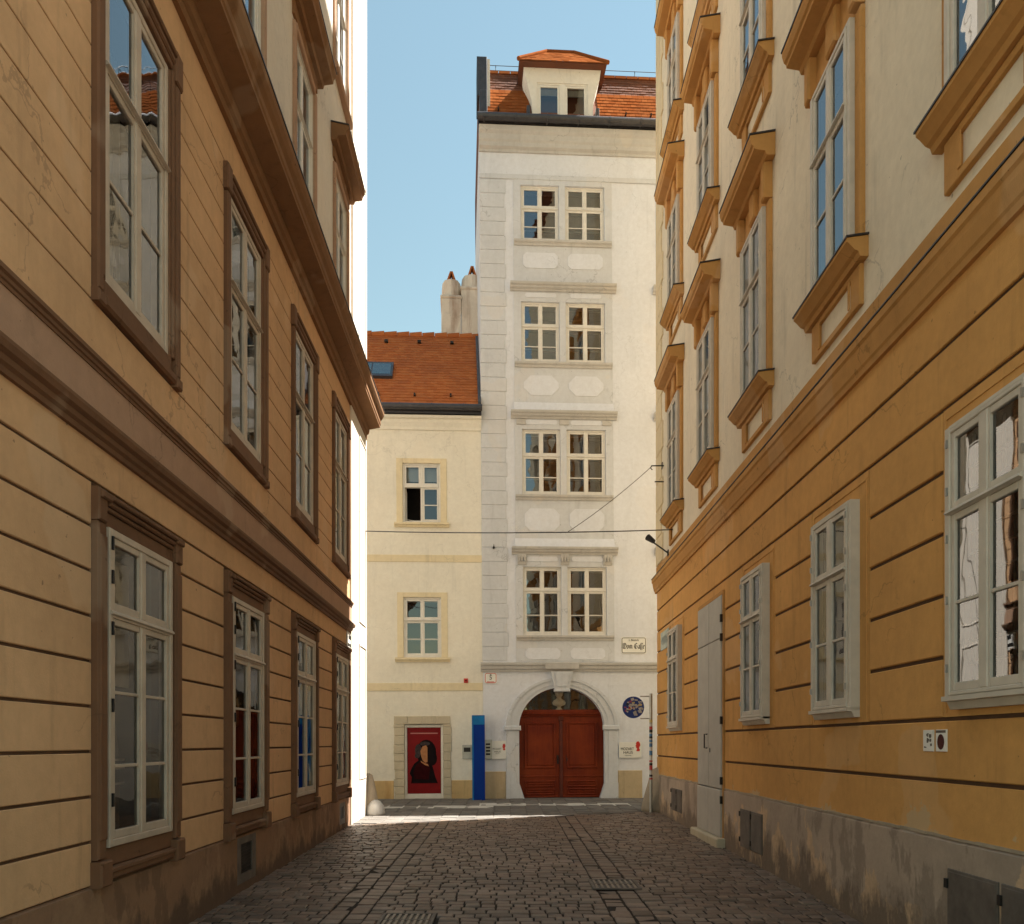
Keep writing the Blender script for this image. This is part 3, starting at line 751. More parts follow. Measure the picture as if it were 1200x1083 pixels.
# grey window bays
def lozenge(mb, a, b, z0, z1, n0, n1, c):
    k = c*(z1-z0); q = min(k*1.0, (b-a)*.2)
    mb.poly([(a, z0+k),(a, z1-k),(a+q, z1),(b-q, z1),(b, z1-k),(b, z0+k),(b-q, z0),(a+q, z0)], n0, n1)
for bi, b in enumerate(BAYS):
    mb = MB()
    shell(mb, b-1.36, b+1.36, 4.0 if bi else 3.93, 17.12, .014, [o for o in ops[:-1] if b-1.4 < o[0] < b+1.4], .0)
    for s in (b-1.36, b+1.36): mb.quad((s,0,3.93),(s,-.014,3.93),(s,-.014,17.12),(s,0,17.12))
    bay = mb.build('window_bay', 'grey_plaster', WHT)
    for z0, z1, c in ((3.99, 4.30, .28), (7.51, 8.12, .25), (11.22, 11.76, .36), (14.70, 15.12, .22)):
        
        for p_, q_ in ((b-1.10, b-.14), (b+.14, b+1.10)): mb = MB(); lozenge(mb, p_, q_, z0, z1, .015, .03, c); mb.build('white_panel', 'white_plaster', bay)
    for z0, z1 in ((13.90, 14.02), (10.42, 10.55), (6.67, 6.80)):
        
        for p_, q_ in ((b-1.05, b-.19), (b+.19, b+1.05)): mb = MB(); lozenge(mb, p_, q_, z0, z1, .015, .028, .3); mb.build('white_panel', 'white_plaster', bay)
    for z0, z1 in ((7.056, 7.30), (10.77, 11.02)): mb = MB(); mb.prof(b-1.37, b+1.37, [(.015,z0),(.11,z0),(.03,z1),(.015,z1)]); mb.build('hood_slope', 'white_plaster', bay)
    for zt in (14.25, 10.76, 7.045):
        mb = MB(); mb.prof(b-1.46, b+1.46, [(.0145,zt-.19),(.05,zt-.19),(.06,zt-.15),(.12,zt-.12),(.13,zt-.08),(.17,zt-.06),(.185,zt-.02),(.185,zt),(.0145,zt+.008)]); mb.build('hood', 'cornice_grey', bay)
    for zt in (15.45, 12.12, 8.49, 4.645):
        mb = MB(); mb.prof(b-1.345, b+1.345, [(.0145,zt-.14),(.05,zt-.14),(.06,zt-.09),(.11,zt-.06),(.115,zt-.01),(.0145,zt-.001)]); mb.build('sill', 'cornice_grey', bay)
    for z in (6.575, 10.395):
        for q in (-1.18, 0, 1.18):
            mb = MB()
            if z < 7:
                mb.prof(b+q-.12, b+q+.12, [(.015,z),(.04,z),(.07,z+.08),(.06,z+.13),(.10,z+.2),(.10,z+.275),(.015,z+.275)])
                for d in (-.075, 0, .075): mb.box(b+q+d-.018, b+q+d+.018, .075, .112, z+.08, z+.26, .008)
            else: mb.box(b+q-.13, b+q+.13, .015, .045, z+.02, z+.165, .008)
            mb.build('corbel', 'cornice_grey', bay)
proto = {}
for fi, (z0, z1) in enumerate(F):
    tr = z0 + (z1-z0)*(.60 if fi else .655)
    lowr = (.46,) if fi == 0 else (.42,)
    for bi, b in enumerate(BAYS):
        for s in (-1, 1):
            w_ = 1.055 if s < 0 else 1.086; c = b-.6285 if s < 0 else b+.612
            if (fi, s) in proto: o = copy_tree(proto[(fi, s)], WHT, (c, 0, z0))
            else:
                o = window(WHT, c, z0+.002, z1-.002, w_-.004, -.035, tr, (.44,), (), 'frame_white', frame=.05, gm='glass_bright', depth=.08, room='interior', roomd=1.0, inner=True, tproud=.015, mid=.08)
                proto[(fi, s)] = o
            if (fi*3+bi*5+(s > 0)*2) % 3 == 1: curtain(o, 1.0, .05, z1-z0-.1, -.42, [(-.48, -.30), (.22, .48)])
            if fi == 3 and s > 0: q_ = MB(); q_.box(-.46, .46, -.32, -.305, (z1-z0)*.30, z1-z0-.06); q_.build('blind', 'board_cream', o)
# band under the cornice, quoins, portal cornice
mb = MB(); mb.box(X0-.01, X1, .0145, .03, 17.12, 17.25, .006); mb.build('frieze_band', 'grey_plaster', WHT)
mb = MB(); z = 3.96; k = 0
while z < 17.0:
    wd = .70 if k % 2 else .66
    mb.box(X0-.012, X0+wd, .001, .02, z, z+.372, .007); z += .387; k += 1
mb.build('quoin', 'grey_plaster', WHT)
mb = MB(); mb.prof(X0-.06, X1, [(.001,3.65),(.05,3.65),(.06,3.70),(.10,3.73),(.11,3.80),(.15,3.83),(.155,3.88),(.001,3.915)])
mb.prof(PC-.46, PC+.46, [(.156,3.70),(.19,3.72),(.20,3.88),(.156,3.91)])
mb.build('portal_cornice', 'cornice_grey', WHT)
mb = MB(); mb.prof(X0-.02, X1, [(.001,17.84),(.04,17.84),(.05,17.90),(.12,17.94),(.13,18.04),(.17,18.09),(.19,18.22),(.25,18.28),(.27,18.40),(.001,18.44)]); mb.build('cornice', 'cornice_grey', WHT)
# portal
OUTW, OUTR = 1.545, 1.37
def ring(wi, ri, wo, ro, n0, n1, mb):
    N = 36
    for i in range(N):
        t0, t1 = math.pi*i/N, math.pi*(i+1)/N
        p = [(PC-wi*math.cos(t0), SP+ri*math.sin(t0)), (PC-wi*math.cos(t1), SP+ri*math.sin(t1)), (PC-wo*math.cos(t1), SP+ro*math.sin(t1)), (PC-wo*math.cos(t0), SP+ro*math.sin(t0))]
        mb.poly(p, n0, n1)
mb = MB()
ring(PW+.001, RISE, PW+.10, RISE+.08, .001, .045, mb); ring(PW+.101, RISE+.081, OUTW-.09, OUTR-.07, .001, .06, mb); ring(OUTW-.089, OUTR-.069, OUTW, OUTR, .001, .085, mb)
for s in (-1, 1):
    f = lambda a, b, *r: mb.box(*sorted((PC+s*a, PC+s*b)), *r)
    f(PW, PW+.10, .001, .045, .60, SP-.075, .006); f(PW+.101, OUTW-.01, .001, .06, .60, SP-.075, .006)
    f(PW-.05, OUTW+.04, .001, .10, SP-.074, SP+.055, .02)
    a = [(PC+s*(PW-.13), -.1), (PC+s*(PW-.13), .20), (PC+s*(PW+.0), .598), (PC+s*OUTW, .598), (PC+s*OUTW, -.1)]
    mb.poly(a if s > 0 else a[::-1], -.1, .075)
mb.poly([(PC-.20, 3.17),(PC+.20, 3.17),(PC+.30, 3.648),(PC-.30, 3.648)], .001, .15)
mb.poly([(PC-.13, 3.24),(PC+.13, 3.24),(PC+.19, 3.60),(PC-.19, 3.60)], .151, .175)
mb.box(PC-.22, PC+.22, .001, .17, 3.10, 3.169, .012)
mb.build('portal_surround', 'grey_plaster', WHT)
D0 = -.20
def leaf(s):
    mb = MB(); a, b = (PC-PW+.0, PC-.045) if s < 0 else (PC+.045, PC+PW-.0)
    mb.box(a, b, D0-.06, D0, .19, 2.43)
    pa, pb = a+.21, b-.15
    if s > 0: pa, pb = a+.15, b-.21
    def frame(z0, z1, t=.05):
        mb.box(pa-t, pa, D0+.001, D0+.028, z0-t, z1+t, .012); mb.box(pb, pb+t, D0+.001, D0+.028, z0-t, z1+t, .012)
        mb.box(pa, pb, D0+.001, D0+.028, z1, z1+t, .012); mb.box(pa, pb, D0+.001, D0+.028, z0-t, z0, .012)
        mb.box(pa+.03, pb-.03, D0+.001, D0+.018, z0+.03, z1-.03, .014)
    frame(1.05, 2.22)
    frame(.52, .62, .035); frame(.30, .40, .035)
    mb.box(a+.01, b-.01, D0+.001, D0+.02, .76, .80, .006); mb.box(a+.005, b-.005, D0+.001, D0+.035, .19, .235, .01)
    o = mb.build('door_leaf', 'wood', WHT)
    q = PC-.09 if s < 0 else PC+.16
    mb = MB(); mb.box(q-.025, q+.025, D0+.001, D0+.012, 1.12, 1.36, .004)
    mb.tube([(q,-D0-.01,1.28),(q,-D0-.06,1.28),(q+.0,-D0-.06,1.20)], .012)
    mb.build('handle', 'iron', o); return o
leaf(-1); leaf(1)
mb = MB(); mb.box(PC-.044, PC+.044, D0-.06, D0+.045, .19, 2.43, .015); mb.prof(PC-.06, PC+.06, [(D0,2.30),(D0+.07,2.33),(D0+.08,2.425),(D0,2.43)]); mb.build('meeting_post', 'wood_dark', WHT)
mb = MB(); mb.prof(PC-PW, PC+PW, [(D0-.07,2.432),(D0+.03,2.432),(D0+.04,2.47),(D0+.07,2.49),(D0+.075,2.54),(D0+.03,2.57),(D0+.02,2.62),(D0-.07,2.62)]); mb.build('transom_rail', 'wood', WHT)
def ell(z, w=PW, r=RISE): return w*math.sqrt(max(0, 1-((z-SP)/r)**2))
mb = MB(); zz = [2.622+(SP+RISE-.01-2.622)*(i/14)**.7 for i in range(15)]
outl = [(PC-ell(z), z) for z in zz] + [(PC+ell(z), z) for z in reversed(zz)]
mb.quad(*[(u, -D0+.03, z) for u, z in outl]); fl = mb.build('fanlight', 'glass', WHT); 
mb = MB(); mb.quad((PC-1.2,-D0+1.0,2.3),(PC+1.2,-D0+1.0,2.3),(PC+1.2,-D0+1.0,3.4),(PC-1.2,-D0+1.0,3.4)); mb.build('room', 'interior_dark', fl)
mb = MB()
for i in range(14):
    (a, za), (b, zb) = (PC-ell(zz[i]), zz[i]), (PC-ell(zz[i+1]), zz[i+1])
    for s in (0, 1):
        A = (a, b) if s == 0 else (2*PC-a, 2*PC-b); k = .03 if s == 0 else -.03
        mb.poly([(A[0], za), (A[1], zb), (A[1]+k, max(2.63, zb-.02)), (A[0]+k, max(2.625, za-.005))], D0-.05, D0)
mb.build('frame', 'wood_dark', fl)
for a, b in ((X0, PC-OUTW-.001), (PC+OUTW+.001, 3.72)): mb = MB(); mb.box(a, b, .001, .03, -.1, .93, .008); mb.build('plinth', 'plinth_beige', WHT)
# roof: gutter, tiled kick, darker steep slope, fire wall, dormer
def tile_courses(mb, u0, u1, p0, p1, rows, wt=.17, lift=.016):
    """p0, p1 = (n, z) at the foot and the head of the slope; single tiles laid in courses"""
    for r in range(rows):
        f0, f1 = r/rows, (r+1.25)/rows
        n0, z0 = p0[0]+(p1[0]-p0[0])*f0, p0[1]+(p1[1]-p0[1])*f0; n1, z1 = p0[0]+(p1[0]-p0[0])*f1, p0[1]+(p1[1]-p0[1])*f1
        L = math.hypot(p1[0]-p0[0], p1[1]-p0[1]); nx, nz = (p1[1]-p0[1])/L, -(p1[0]-p0[0])/L
        u = u0 - (wt/2 if r % 2 else 0)
        while u < u1:
            a, b = max(u, u0)+.003, min(u+wt, u1)-.003; e = lift+random.uniform(-.003,.005)
            if b-a > .02:
                P = [(a,-(n0+nx*e),z0+nz*e),(b,-(n0+nx*e),z0+nz*e),(b,-(n1+nx*.004),z1+nz*.004),(a,-(n1+nx*.004),z1+nz*.004)]
                Q = [(a,-(n0),z0),(b,-(n0),z0)]
                i = len(mb.v); mb.v += P+Q; mb.f += [(i,i+1,i+2,i+3),(i,i+4,i+5,i+1)]
            u += wt
mb = MB(); mb.box(X0-.04, X1, -.1, .28, 18.445, 18.56)
mb.tube([(X0-.06,-.38,18.52),(X1,-.38,18.52)], .10, 12); 
for i in range(18): mb.box(X0+.1+.85*i, X0+.135+.85*i, .2, .50, 18.42, 18.44); mb.tube([(X0+.11+.85*i,-.38,18.52),(X0+.14+.85*i,-.38,18.52)], .108, 12)
mb.prof(X0-.04, X1, [(.30,18.562),(.34,18.60),(.12,18.70),(.05,18.563)])
mb.build('gutter', 'gutter', WHT)
D = [.62, 2.72]
mb = MB(); zk = (-.42, 19.86); zf = (.20, 18.64)
mb.prof(X0, X1, [(zf[0],zf[1]),(zk[0],zk[1]),(-.5,zk[1]),(-.5,18.7),(.1,18.7)])
mb.prof(X0, X1, [(zk[0]-.02,zk[1]),(-.66,20.56),(-6,20.56),(-6,18.7),(-.52,18.7)])
rf = mb.build('roof', 'tile_old', WHT)
for a, b in ((X0+.22, D[0]+.1), (D[1]-.1, X1)): mb = MB(); tile_courses(mb, a, b, zf, (-.40, 19.86), 9); mb.build('lower_tiles', 'tile_sun', rf)
for a, b in ((X0+.22, D[0]+.1), (D[1]-.1, X1)): mb = MB(); tile_courses(mb, a, b, (-.43, 19.88), (-.655, 20.54), 7); mb.build('upper_tiles', 'tile_old', rf)
mb = MB(); u = X0+.25
while u < X1: mb.prof(u, u+.31, [(-.60,20.52),(-.63,20.61),(-.72,20.65),(-.82,20.61),(-.85,20.52)]); u += .33
mb.build('ridge_tiles', 'tile_sun', rf)
mb = MB()
for i in range(22):
    u = X0+.5+.7*i
    if D[0]-.1 < u < D[1]+.1: continue
    mb.box(u, u+.03, .06, .17, 18.90, 18.96)
mb.build('snow_guard', 'iron', rf)
mb = MB()
for z in (20.84, 20.98): mb.tube([(X0+.3,.9,z),(X1,.9,z)], .008, 6)
for i in range(15): mb.tube([(X0+.5+i*1.0,.9,20.5),(X0+.5+i*1.0,.9,20.99)], .010, 6)
mb.build('roof_rail', 'iron', rf)
mb = MB(); mb.box(X0+.004, X0+.21, -.8, .24, 18.6, 19.35, .01); mb.box(X0-.06, X0+.22, -.8, .04, 19.352, 20.42, .01); mb.build('fire_wall', 'gutter', WHT)
mb = MB(); mb.box(X0+.211, X0+.30, -3, -.02, 18.65, 20.40); mb.build('fire_wall_render', 'dormer', WHT)
dz0, dz1 = 18.62, 20.12
mb = MB(); c = (D[0]+D[1])/2-.05
prof_d = [(-.83, dz0), (-.85, 19.2), (-.92, 19.5), (-1.02, 19.85), (-1.06, dz1), (1.06, dz1), (1.02, 19.85), (.92, 19.5), (.85, 19.2), (.83, dz0)]
front = .10
# the front, with the window opening cut out, and the cheeks
wz0, wz1, wa = 18.80, 19.72, .70
mb.poly([(c-.83, dz0), (c-.85, 19.2), (c-wa, 19.2), (c-wa, dz0)], -.2, front)
mb.poly([(c-wa, 19.2), (c-.85, 19.2), (c-.92, 19.5), (c-.98, wz1), (c-wa, wz1)], -.2, front)
mb.poly([(c+wa, dz0), (c+wa, 19.2), (c+.85, 19.2), (c+.83, dz0)], -.2, front)
mb.poly([(c+wa, 19.2), (c+wa, wz1), (c+.98, wz1), (c+.92, 19.5), (c+.85, 19.2)], -.2, front)
mb.poly([(c-wa, dz0), (c-wa, wz0-.002), (c+wa, wz0-.002), (c+wa, dz0)], -.2, front)
mb.poly([(c-.98, wz1+.001), (c-1.02, 19.85), (c-1.06, dz1), (c+1.06, dz1), (c+1.02, 19.85), (c+.98, wz1+.001)], -.2, front)
for s in (-1, 1):
    pts = [(s*a, z) for a, z in prof_d[:5]]
    for i in range(4):
        (a, z), (b, y_) = pts[i], pts[i+1]
        mb.quad((c+a, .2, z), (c+b, .2, y_), (c+b, 3.2, y_), (c+a, 3.2, z))
dm = mb.build('dormer', 'dormer', WHT)
for s in (-1, 1):
    wv = window(WHT, c+s*.345, wz0, wz1, .62, front-.03, -1, (), (), 'frame_white', frame=.05, gm='glass', depth=.08, room='interior', roomd=.6, name='dormer_window', mid=.02) if 0 else None
mb = MB(); g = MB()
mb.box(-wa, -wa+.05, -.1, .0, 0, .93, .006); mb.box(wa-.05, wa, -.1, .0, 0, .93, .006); mb.box(-.085, .085, -.1, .002, 0, .93, .006)
for a, b in ((-wa+.05, -.085), (.085, wa-.05)):
    mb.box(a, b, -.1, -.001, 0, .05, .006); mb.box(a, b, -.1, -.001, .88, .93, .006)
    a2, b2 = a+.002, b-.002
    mb.box(a2, a2+.05, -.06, -.012, .052, .878, .006); mb.box(b2-.05, b2, -.06, -.012, .052, .878, .006); mb.box(a2+.05, b2-.05, -.06, -.013, .052, .10, .006); mb.box(a2+.05, b2-.05, -.06, -.013, .83, .878, .006)
    g.quad((a2+.05,.036,.10),(b2-.05,.036,.10),(b2-.05,.038,.83),(a2+.05,.038,.83))
ow = mb.build('dormer_window', 'frame_white', WHT, (c, -front+.02, wz0)); g.build('pane', 'glass', ow)
mb = MB(); mb.box(-.6, .6, -.9, -.8, 0, .93); mb.build('room', 'interior', ow)
mb = MB(); mb.box(-.6, .6, -.12, -.10, .66, .88); mb.build('blind', 'curtain', ow)
def hipz(y): return 20.16 + 1.10*(y+.30)
mb = MB(); ex = (-1.20, -.35, .45, 1.20); yb = .66
mb.quad((c+ex[0],-.30,hipz(-.30)),(c+ex[3],-.30,hipz(-.30)),(c+ex[2],yb,hipz(yb)),(c+ex[1],yb,hipz(yb)))
mb.quad((c+ex[0],-.30,hipz(-.30)),(c+ex[1],yb,hipz(yb)),(c+ex[1],3.2,hipz(yb)),(c+ex[0],3.2,hipz(-.30)))
mb.quad((c+ex[3],-.30,hipz(-.30)),(c+ex[2],yb,hipz(yb)),(c+ex[2],3.2,hipz(yb)),(c+ex[3],3.2,hipz(-.30)))
mb.box(c-1.19, c+1.19, -3.2, .29, 20.122, 20.158)
dr_ = mb.build('dormer_roof', 'tile_old', WHT)
mb = MB()
for k in range(6):
    f0, f1 = k/6, (k+1.2)/6; y0, y1 = -.32+.98*f0, -.32+.98*min(1, f1); l_, r_ = c+ex[0]+.85*f0, c+ex[3]-.75*f0; u = l_
    while u < r_-.05:
        b = min(u+.17, r_); e = random.uniform(.012,.03); i = len(mb.v)
        mb.v += [(u+.003,y0,hipz(y0)+e),(b-.003,y0,hipz(y0)+e),(b-.003,y1,hipz(y1)+.005),(u+.003,y1,hipz(y1)+.005),(u+.003,y0,hipz(y0)-.01),(b-.003,y0,hipz(y0)-.01)]
        mb.f += [(i,i+1,i+2,i+3),(i,i+4,i+5,i+1)]; u = b
mb.build('dormer_tiles', 'tile_sun', dr_)
mb = MB(); mb.tube([(c+ex[0]-.02,-.32,hipz(-.30)),(c+ex[1],yb,hipz(yb)+.02),(c+ex[2],yb,hipz(yb)+.02),(c+ex[3]+.02,-.32,hipz(-.30))], .055, 8); mb.build('dormer_ridge', 'tile_sun', dr_)
mb = MB()
for s in (-1, 1): mb.box(*sorted((c+s*.90, c+s*.99)), -.1, .22, 18.62, 19.0, .01)
mb.build('dormer_flashing', 'gutter', WHT)

# ================================================================== YELLOW HOUSE
YH = thing('house', 'low pale yellow house with a red tiled roof and a red poster in its doorway', 'building', (0, 21.7, 0), FROT)
Y0, Y1 = -13.0, -.658
yops = [(-2.80, -1.78, 7.71, 9.32), (-2.80, -1.78, 4.05, 5.68), (-2.80, -1.745, -.3, 2.23)]
mb = MB(); shell(mb, Y0, Y1, -.3, 10.9, -.004, yops, .16); mb.box(Y0, Y1, -6, -5.8, -.3, 10.9); mb.build('wall', 'yellow_plaster', YH)
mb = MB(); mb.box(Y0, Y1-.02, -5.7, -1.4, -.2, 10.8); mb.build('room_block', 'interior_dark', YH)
for z0, z1 in ((6.64, 6.83), (3.14, 3.35)): mb = MB(); mb.box(Y0, Y1, -.003, .014, z0, z1, .004); mb.build('band', 'yellow_trim', YH)
mb = MB(); mb.prof(Y0, Y1, [(-.003,10.22),(.03,10.22),(.04,10.30),(.09,10.40),(.10,10.48),(.17,10.50),(.19,10.56),(-.003,10.59)]); mb.build('cornice', 'yellow_plaster', YH)
mb = MB(); mb.box(Y0, Y1, -.1, .22, 10.595, 10.69); mb.tube([(Y0,-.30,10.74),(Y1+.02,-.30,10.74)], .085, 12)
for i in range(14): mb.tube([(Y1-.5-.85*i,-.30,10.74),(Y1-.47-.85*i,-.30,10.74)], .094, 12)
mb.prof(Y0, Y1, [(.24,10.78),(.27,10.83),(.05,10.90),(.02,10.70)]); mb.build('gutter', 'gutter', YH)
e0, e1 = (.18, 10.85), (-2.66, 14.12)
mb = MB(); mb.prof(Y0, Y1, [e0, e1, (-5.9, 10.9), (-1, 10.85)])
yr = mb.build('roof', 'tile', YH)
mb = MB(); tile_courses(mb, Y0+6, Y1-.08, e0, e1, 26, .18, .02); mb.build('roof_tiles', 'tile', yr)
mb = MB(); u = Y0
while u < Y1-.1: mb.tube([(u,2.66,14.14),(u+.37,2.66,14.16)], [.085,.10], 10); u += .38
mb.build('ridge_tiles', 'tile', yr)
mb = MB(); mb.prof(Y1-.085, Y1-.005, [(e0[0]+.03,e0[1]+.0),(e0[0]+.03,e0[1]+.09),(e1[0],e1[1]+.12),(e1[0],e1[1])]); mb.build('roof_flashing', 'gutter', yr)
sl_n, sl_z = e1[0]-e0[0], e1[1]-e0[1]
def on_roof(f, up=0):
    L = math.hypot(sl_n, sl_z); return e0[0]+sl_n*f+sl_z/L*up, e0[1]+sl_z*f-sl_n/L*up
mb = MB()
for i in range(12):
    for f in (.10, .88):
        n_, z_ = on_roof(f, .02); mb.box(Y1-.85-.98*i, Y1-.80-.98*i+.05*(f > .5), n_, n_+.10, z_-.02, z_+.045)
mb.build('snow_guard', 'iron', yr)
# skylight
A, B_, C_, D_ = on_roof(.33, .0), on_roof(.53, .0), on_roof(.53, .10), on_roof(.33, .10)
mb = MB(); mb.prof(-4.3, -3.12, [A, B_, C_, D_]); sk = mb.build('skylight', 'gutter', YH)
mb = MB()
for a, b in ((-4.24, -3.73), (-3.69, -3.18)):
    p, q = on_roof(.355, .105), on_roof(.505, .105); mb.quad((a,-p[0],p[1]),(b,-p[0],p[1]),(b,-q[0],q[1]),(a,-q[0],q[1]))
sm = simple('skylight glass', (.03,.07,.10), .05, 0, .1, 4, 0, 1.0); mb.build('pane', sm, sk)
# windows
def yel_window(z0, z1, opened):
    o = window(YH, -2.29, z0, z1, 1.02, -.04, z0+(z1-z0)*.62, (.48,), (), 'frame_white', frame=.05, gm='glass', depth=.09, room='interior_dark', roomd=.9, inner=not opened, mid=.07)
    mb = MB()
    for s in (-1, 1):
        a = sorted((s*.512, s*.68)); mb.box(a[0], a[1], -.003, .018, -.0, z1-z0+.13, .005)
    mb.box(-.511, .511, -.003, .0175, z1-z0+.002, z1-z0+.13, .005); mb.build('surround', 'yellow_trim', o)
    mb = MB(); mb.prof(-.74, .74, [(-.003,-.13),(.05,-.13),(.06,-.09),(.12,-.07),(.12,-.02),(-.003,-.004)]); mb.build('sill', 'yellow_trim', o)
    return o
def open_window(z0, z1):
    """upper yellow window: left lower leaf swung inwards"""
    w_, h = 1.02, .51; H = z1-z0; t = H*.62; mb = MB(); g = MB(); n = -.04
    for s in (-1, 1): mb.box(*sorted((s*h, s*(h-.05))), n-.09, n, 0, H, .006)
    mb.box(-.46, .46, n-.09, n-.002, 0, .05, .006); mb.box(-.46, .46, n-.09, n-.002, H-.05, H, .006); mb.box(-.46, .46, n-.09, n+.012, t-.035, t+.035, .006)
    mb.box(-.03, .03, n-.09, n-.003, .05, t-.035, .006); mb.box(-.035, .035, n-.09, n-.003, t+.035, H-.05, .006)
    for a, b, c0, c1, rows in ((-.458, -.036, t+.036, H-.051, ()), (.036, .458, t+.036, H-.051, ()), (.031, .458, .051, t-.036, (.48,))):
        mb.box(a, a+.045, n-.05, n-.012, c0, c1, .005); mb.box(b-.045, b, n-.05, n-.012, c0, c1, .005)
        mb.box(a+.045, b-.045, n-.05, n-.013, c0, c0+.05, .005); mb.box(a+.045, b-.045, n-.05, n-.013, c1-.045, c1, .005)
        for r in rows: mb.box(a+.045, b-.045, n-.045, n-.018, c0+(c1-c0)*r-.013, c0+(c1-c0)*r+.013)
        g.quad((a+.045,-(n-.03),c0+.05),(b-.045,-(n-.03),c0+.05),(b-.045,-(n-.031),c1-.045),(a+.045,-(n-.031),c1-.045))
    # opened leaf: hinged on the left jamb, turned ~80 degrees inwards
    for a, b, c0, c1 in ((n-.10, n-.145, .055, t-.04), (n-.47, n-.515, .055, t-.04)): mb.box(-.455, -.42, min(a,b), max(a,b), c0, c1)
    for c0, c1 in ((.055, .105), (t-.085, t-.04), ((t)*.48, (t)*.48+.025)): mb.box(-.452, -.424, n-.47, n-.145, c0, c1)
    mb.tube([(-.43,.10,.10),(-.20,.10,.07),(0,.06,.06)], .008, 6)
    o = mb.build('window', 'frame_white', YH, (-2.29, 0, z0)); g.build('pane', 'glass', o)
    mb = MB(); mb.box(-.44, .44, n-.2, n-.18, t+.18, H-.06); mb.build('blind', 'enamel', o)
    mb = MB(); e = .2; k0, k1 = n-.09, n-1.0
    mb.quad((-h-e,-k1,-.2),(h+e,-k1,-.2),(h+e,-k1,H+.1),(-h-e,-k1,H+.1))
    for s in (-1, 1): q = s*(h+e); mb.quad((q,-k0,-.2),(q,-k1,-.2),(q,-k1,H+.1),(q,-k0,H+.1))
    mb.quad((-h-e,-k0,-.2),(h+e,-k0,-.2),(h+e,-k1,-.2),(-h-e,-k1,-.2)); mb.quad((-h-e,-k0,H+.1),(h+e,-k0,H+.1),(h+e,-k1,H+.1),(-h-e,-k1,H+.1))
    mb.build('room', 'interior_dark', o)
    mb = MB()
    for s in (-1, 1): mb.box(*sorted((s*.512, s*.68)), -.003, .018, 0, H+.13, .005)
    mb.box(-.511, .511, -.003, .0175, H+.002, H+.13, .005); mb.build('surround', 'yellow_trim', o)
    mb = MB(); mb.prof(-.74, .74, [(-.003,-.13),(.05,-.13),(.06,-.09),(.12,-.07),(.12,-.02),(-.003,-.004)]); mb.build('sill', 'yellow_trim', o)
open_window(7.71, 9.32); yel_window(4.05, 5.68, False)
# doorway of stone blocks
mb = MB()
for s in (-1, 1):
    z = .12; k = 0
    while z < 2.2:
        h = random.uniform(.20, .25); h = min(h, 2.23-z)
        a = (-2.80, -3.06-random.uniform(0,.03)) if s < 0 else (-1.745, -1.55+random.uniform(0,.03))
        mb.box(*sorted(a), -.003, .028, z, z+h-.010, .008); z += h
for i in range(4):
    a = -3.08+1.53*i/4; mb.box(a+.005, a+1.53/4-.005, -.003, .028, 2.235, 2.45, .008)
mb.build('doorway_surround', 'stone', YH)
mb = MB()
for a, b in ((-2.795, -2.735), (-1.81, -1.75)): mb.box(a, b, -.14, -.06, .20, 2.22, .006)
mb.box(-2.734, -1.811, -.14, -.06, 2.145, 2.22, .006); mb.box(-2.734, -1.811, -.14, -.06, .20, .335, .006); mb.box(-2.734, -1.811, -.14, -.12, .335, 2.145)
mb.build('door_frame', 'frame_white', YH)
mb = MB()
for a, b in ((Y0, -3.09), (-1.53, Y1-.001)): mb.box(a, b, -.003, .022, -.1, .70, .008)
mb.box(-3.09, -1.53, -.14, .04, -.1, .195, .01)
mb.build('plinth', 'plinth_yellow', YH)

bpy.context.view_layer.update()
def wpt(root, u, n, z): return root.matrix_world @ Vector((u, -n, z))
def at(root, name, label, cat, u, n, z, group=None):
    return thing(name, label, cat, wpt(root, u, n, z), root.rotation_euler, group)

# ================================================================== CHIMNEYS
FR = thing('x', None, None)   # temporary frame: camera-side axes, removed below
def chim(name, label, x0, x1, yc, ztop, drum, pot):
    t = thing(name, label, 'chimney', ((x0+x1)/2, yc, 11.5), (0, 0, R(3.4)), 'chimney stacks behind the red roof')
    w_ = (x1-x0)/2; mb = MB()
    mb.box(-w_, w_, -.45, .45, 0, ztop-11.5, .02); mb.box(-w_-.03, w_+.03, -.47, .47, ztop-11.499, ztop-11.40, .03)
    mb.build('stack', 'chimney', t)
    mb = MB(); z = ztop-11.40
    mb.lathe([(w_*1.02, z), (w_*.99, z+drum*.6), (w_*.93, z+drum*.97), (w_*.86, z+drum)], (0,0,0), 8, 1, 1); mb.build('cap', 'chimney', t)
    mb = MB(); z += drum
    for s in (-1, 1):
        a = len(mb.v); q = .12*s
        mb.v += [(q-.03,-.16,z),(q+.03,-.16,z),(q+.03,.16,z),(q-.03,.16,z),(-.025+.02*s,-.16,z+pot),(.025+.02*s,-.16,z+pot),(.025+.02*s,.16,z+pot),(-.025+.02*s,.16,z+pot)]
        mb.f += [(a,a+1,a+5,a+4),(a+1,a+2,a+6,a+5),(a+2,a+3,a+7,a+6),(a+3,a,a+4,a+7),(a+4,a+5,a+6,a+7)]
    mb.build('hood_tiles', 'tile', t)
bpy.data.objects.remove(FR)
chim('chimney', 'lower weathered plaster chimney behind the red roof, farther from the white townhouse', -2.12, -1.50, 25.5, 15.75, .62, .30)
chim('chimney', 'taller rust-streaked plaster chimney standing against the white townhouse', -1.50, -.80, 25.6, 16.08, .48, .34)

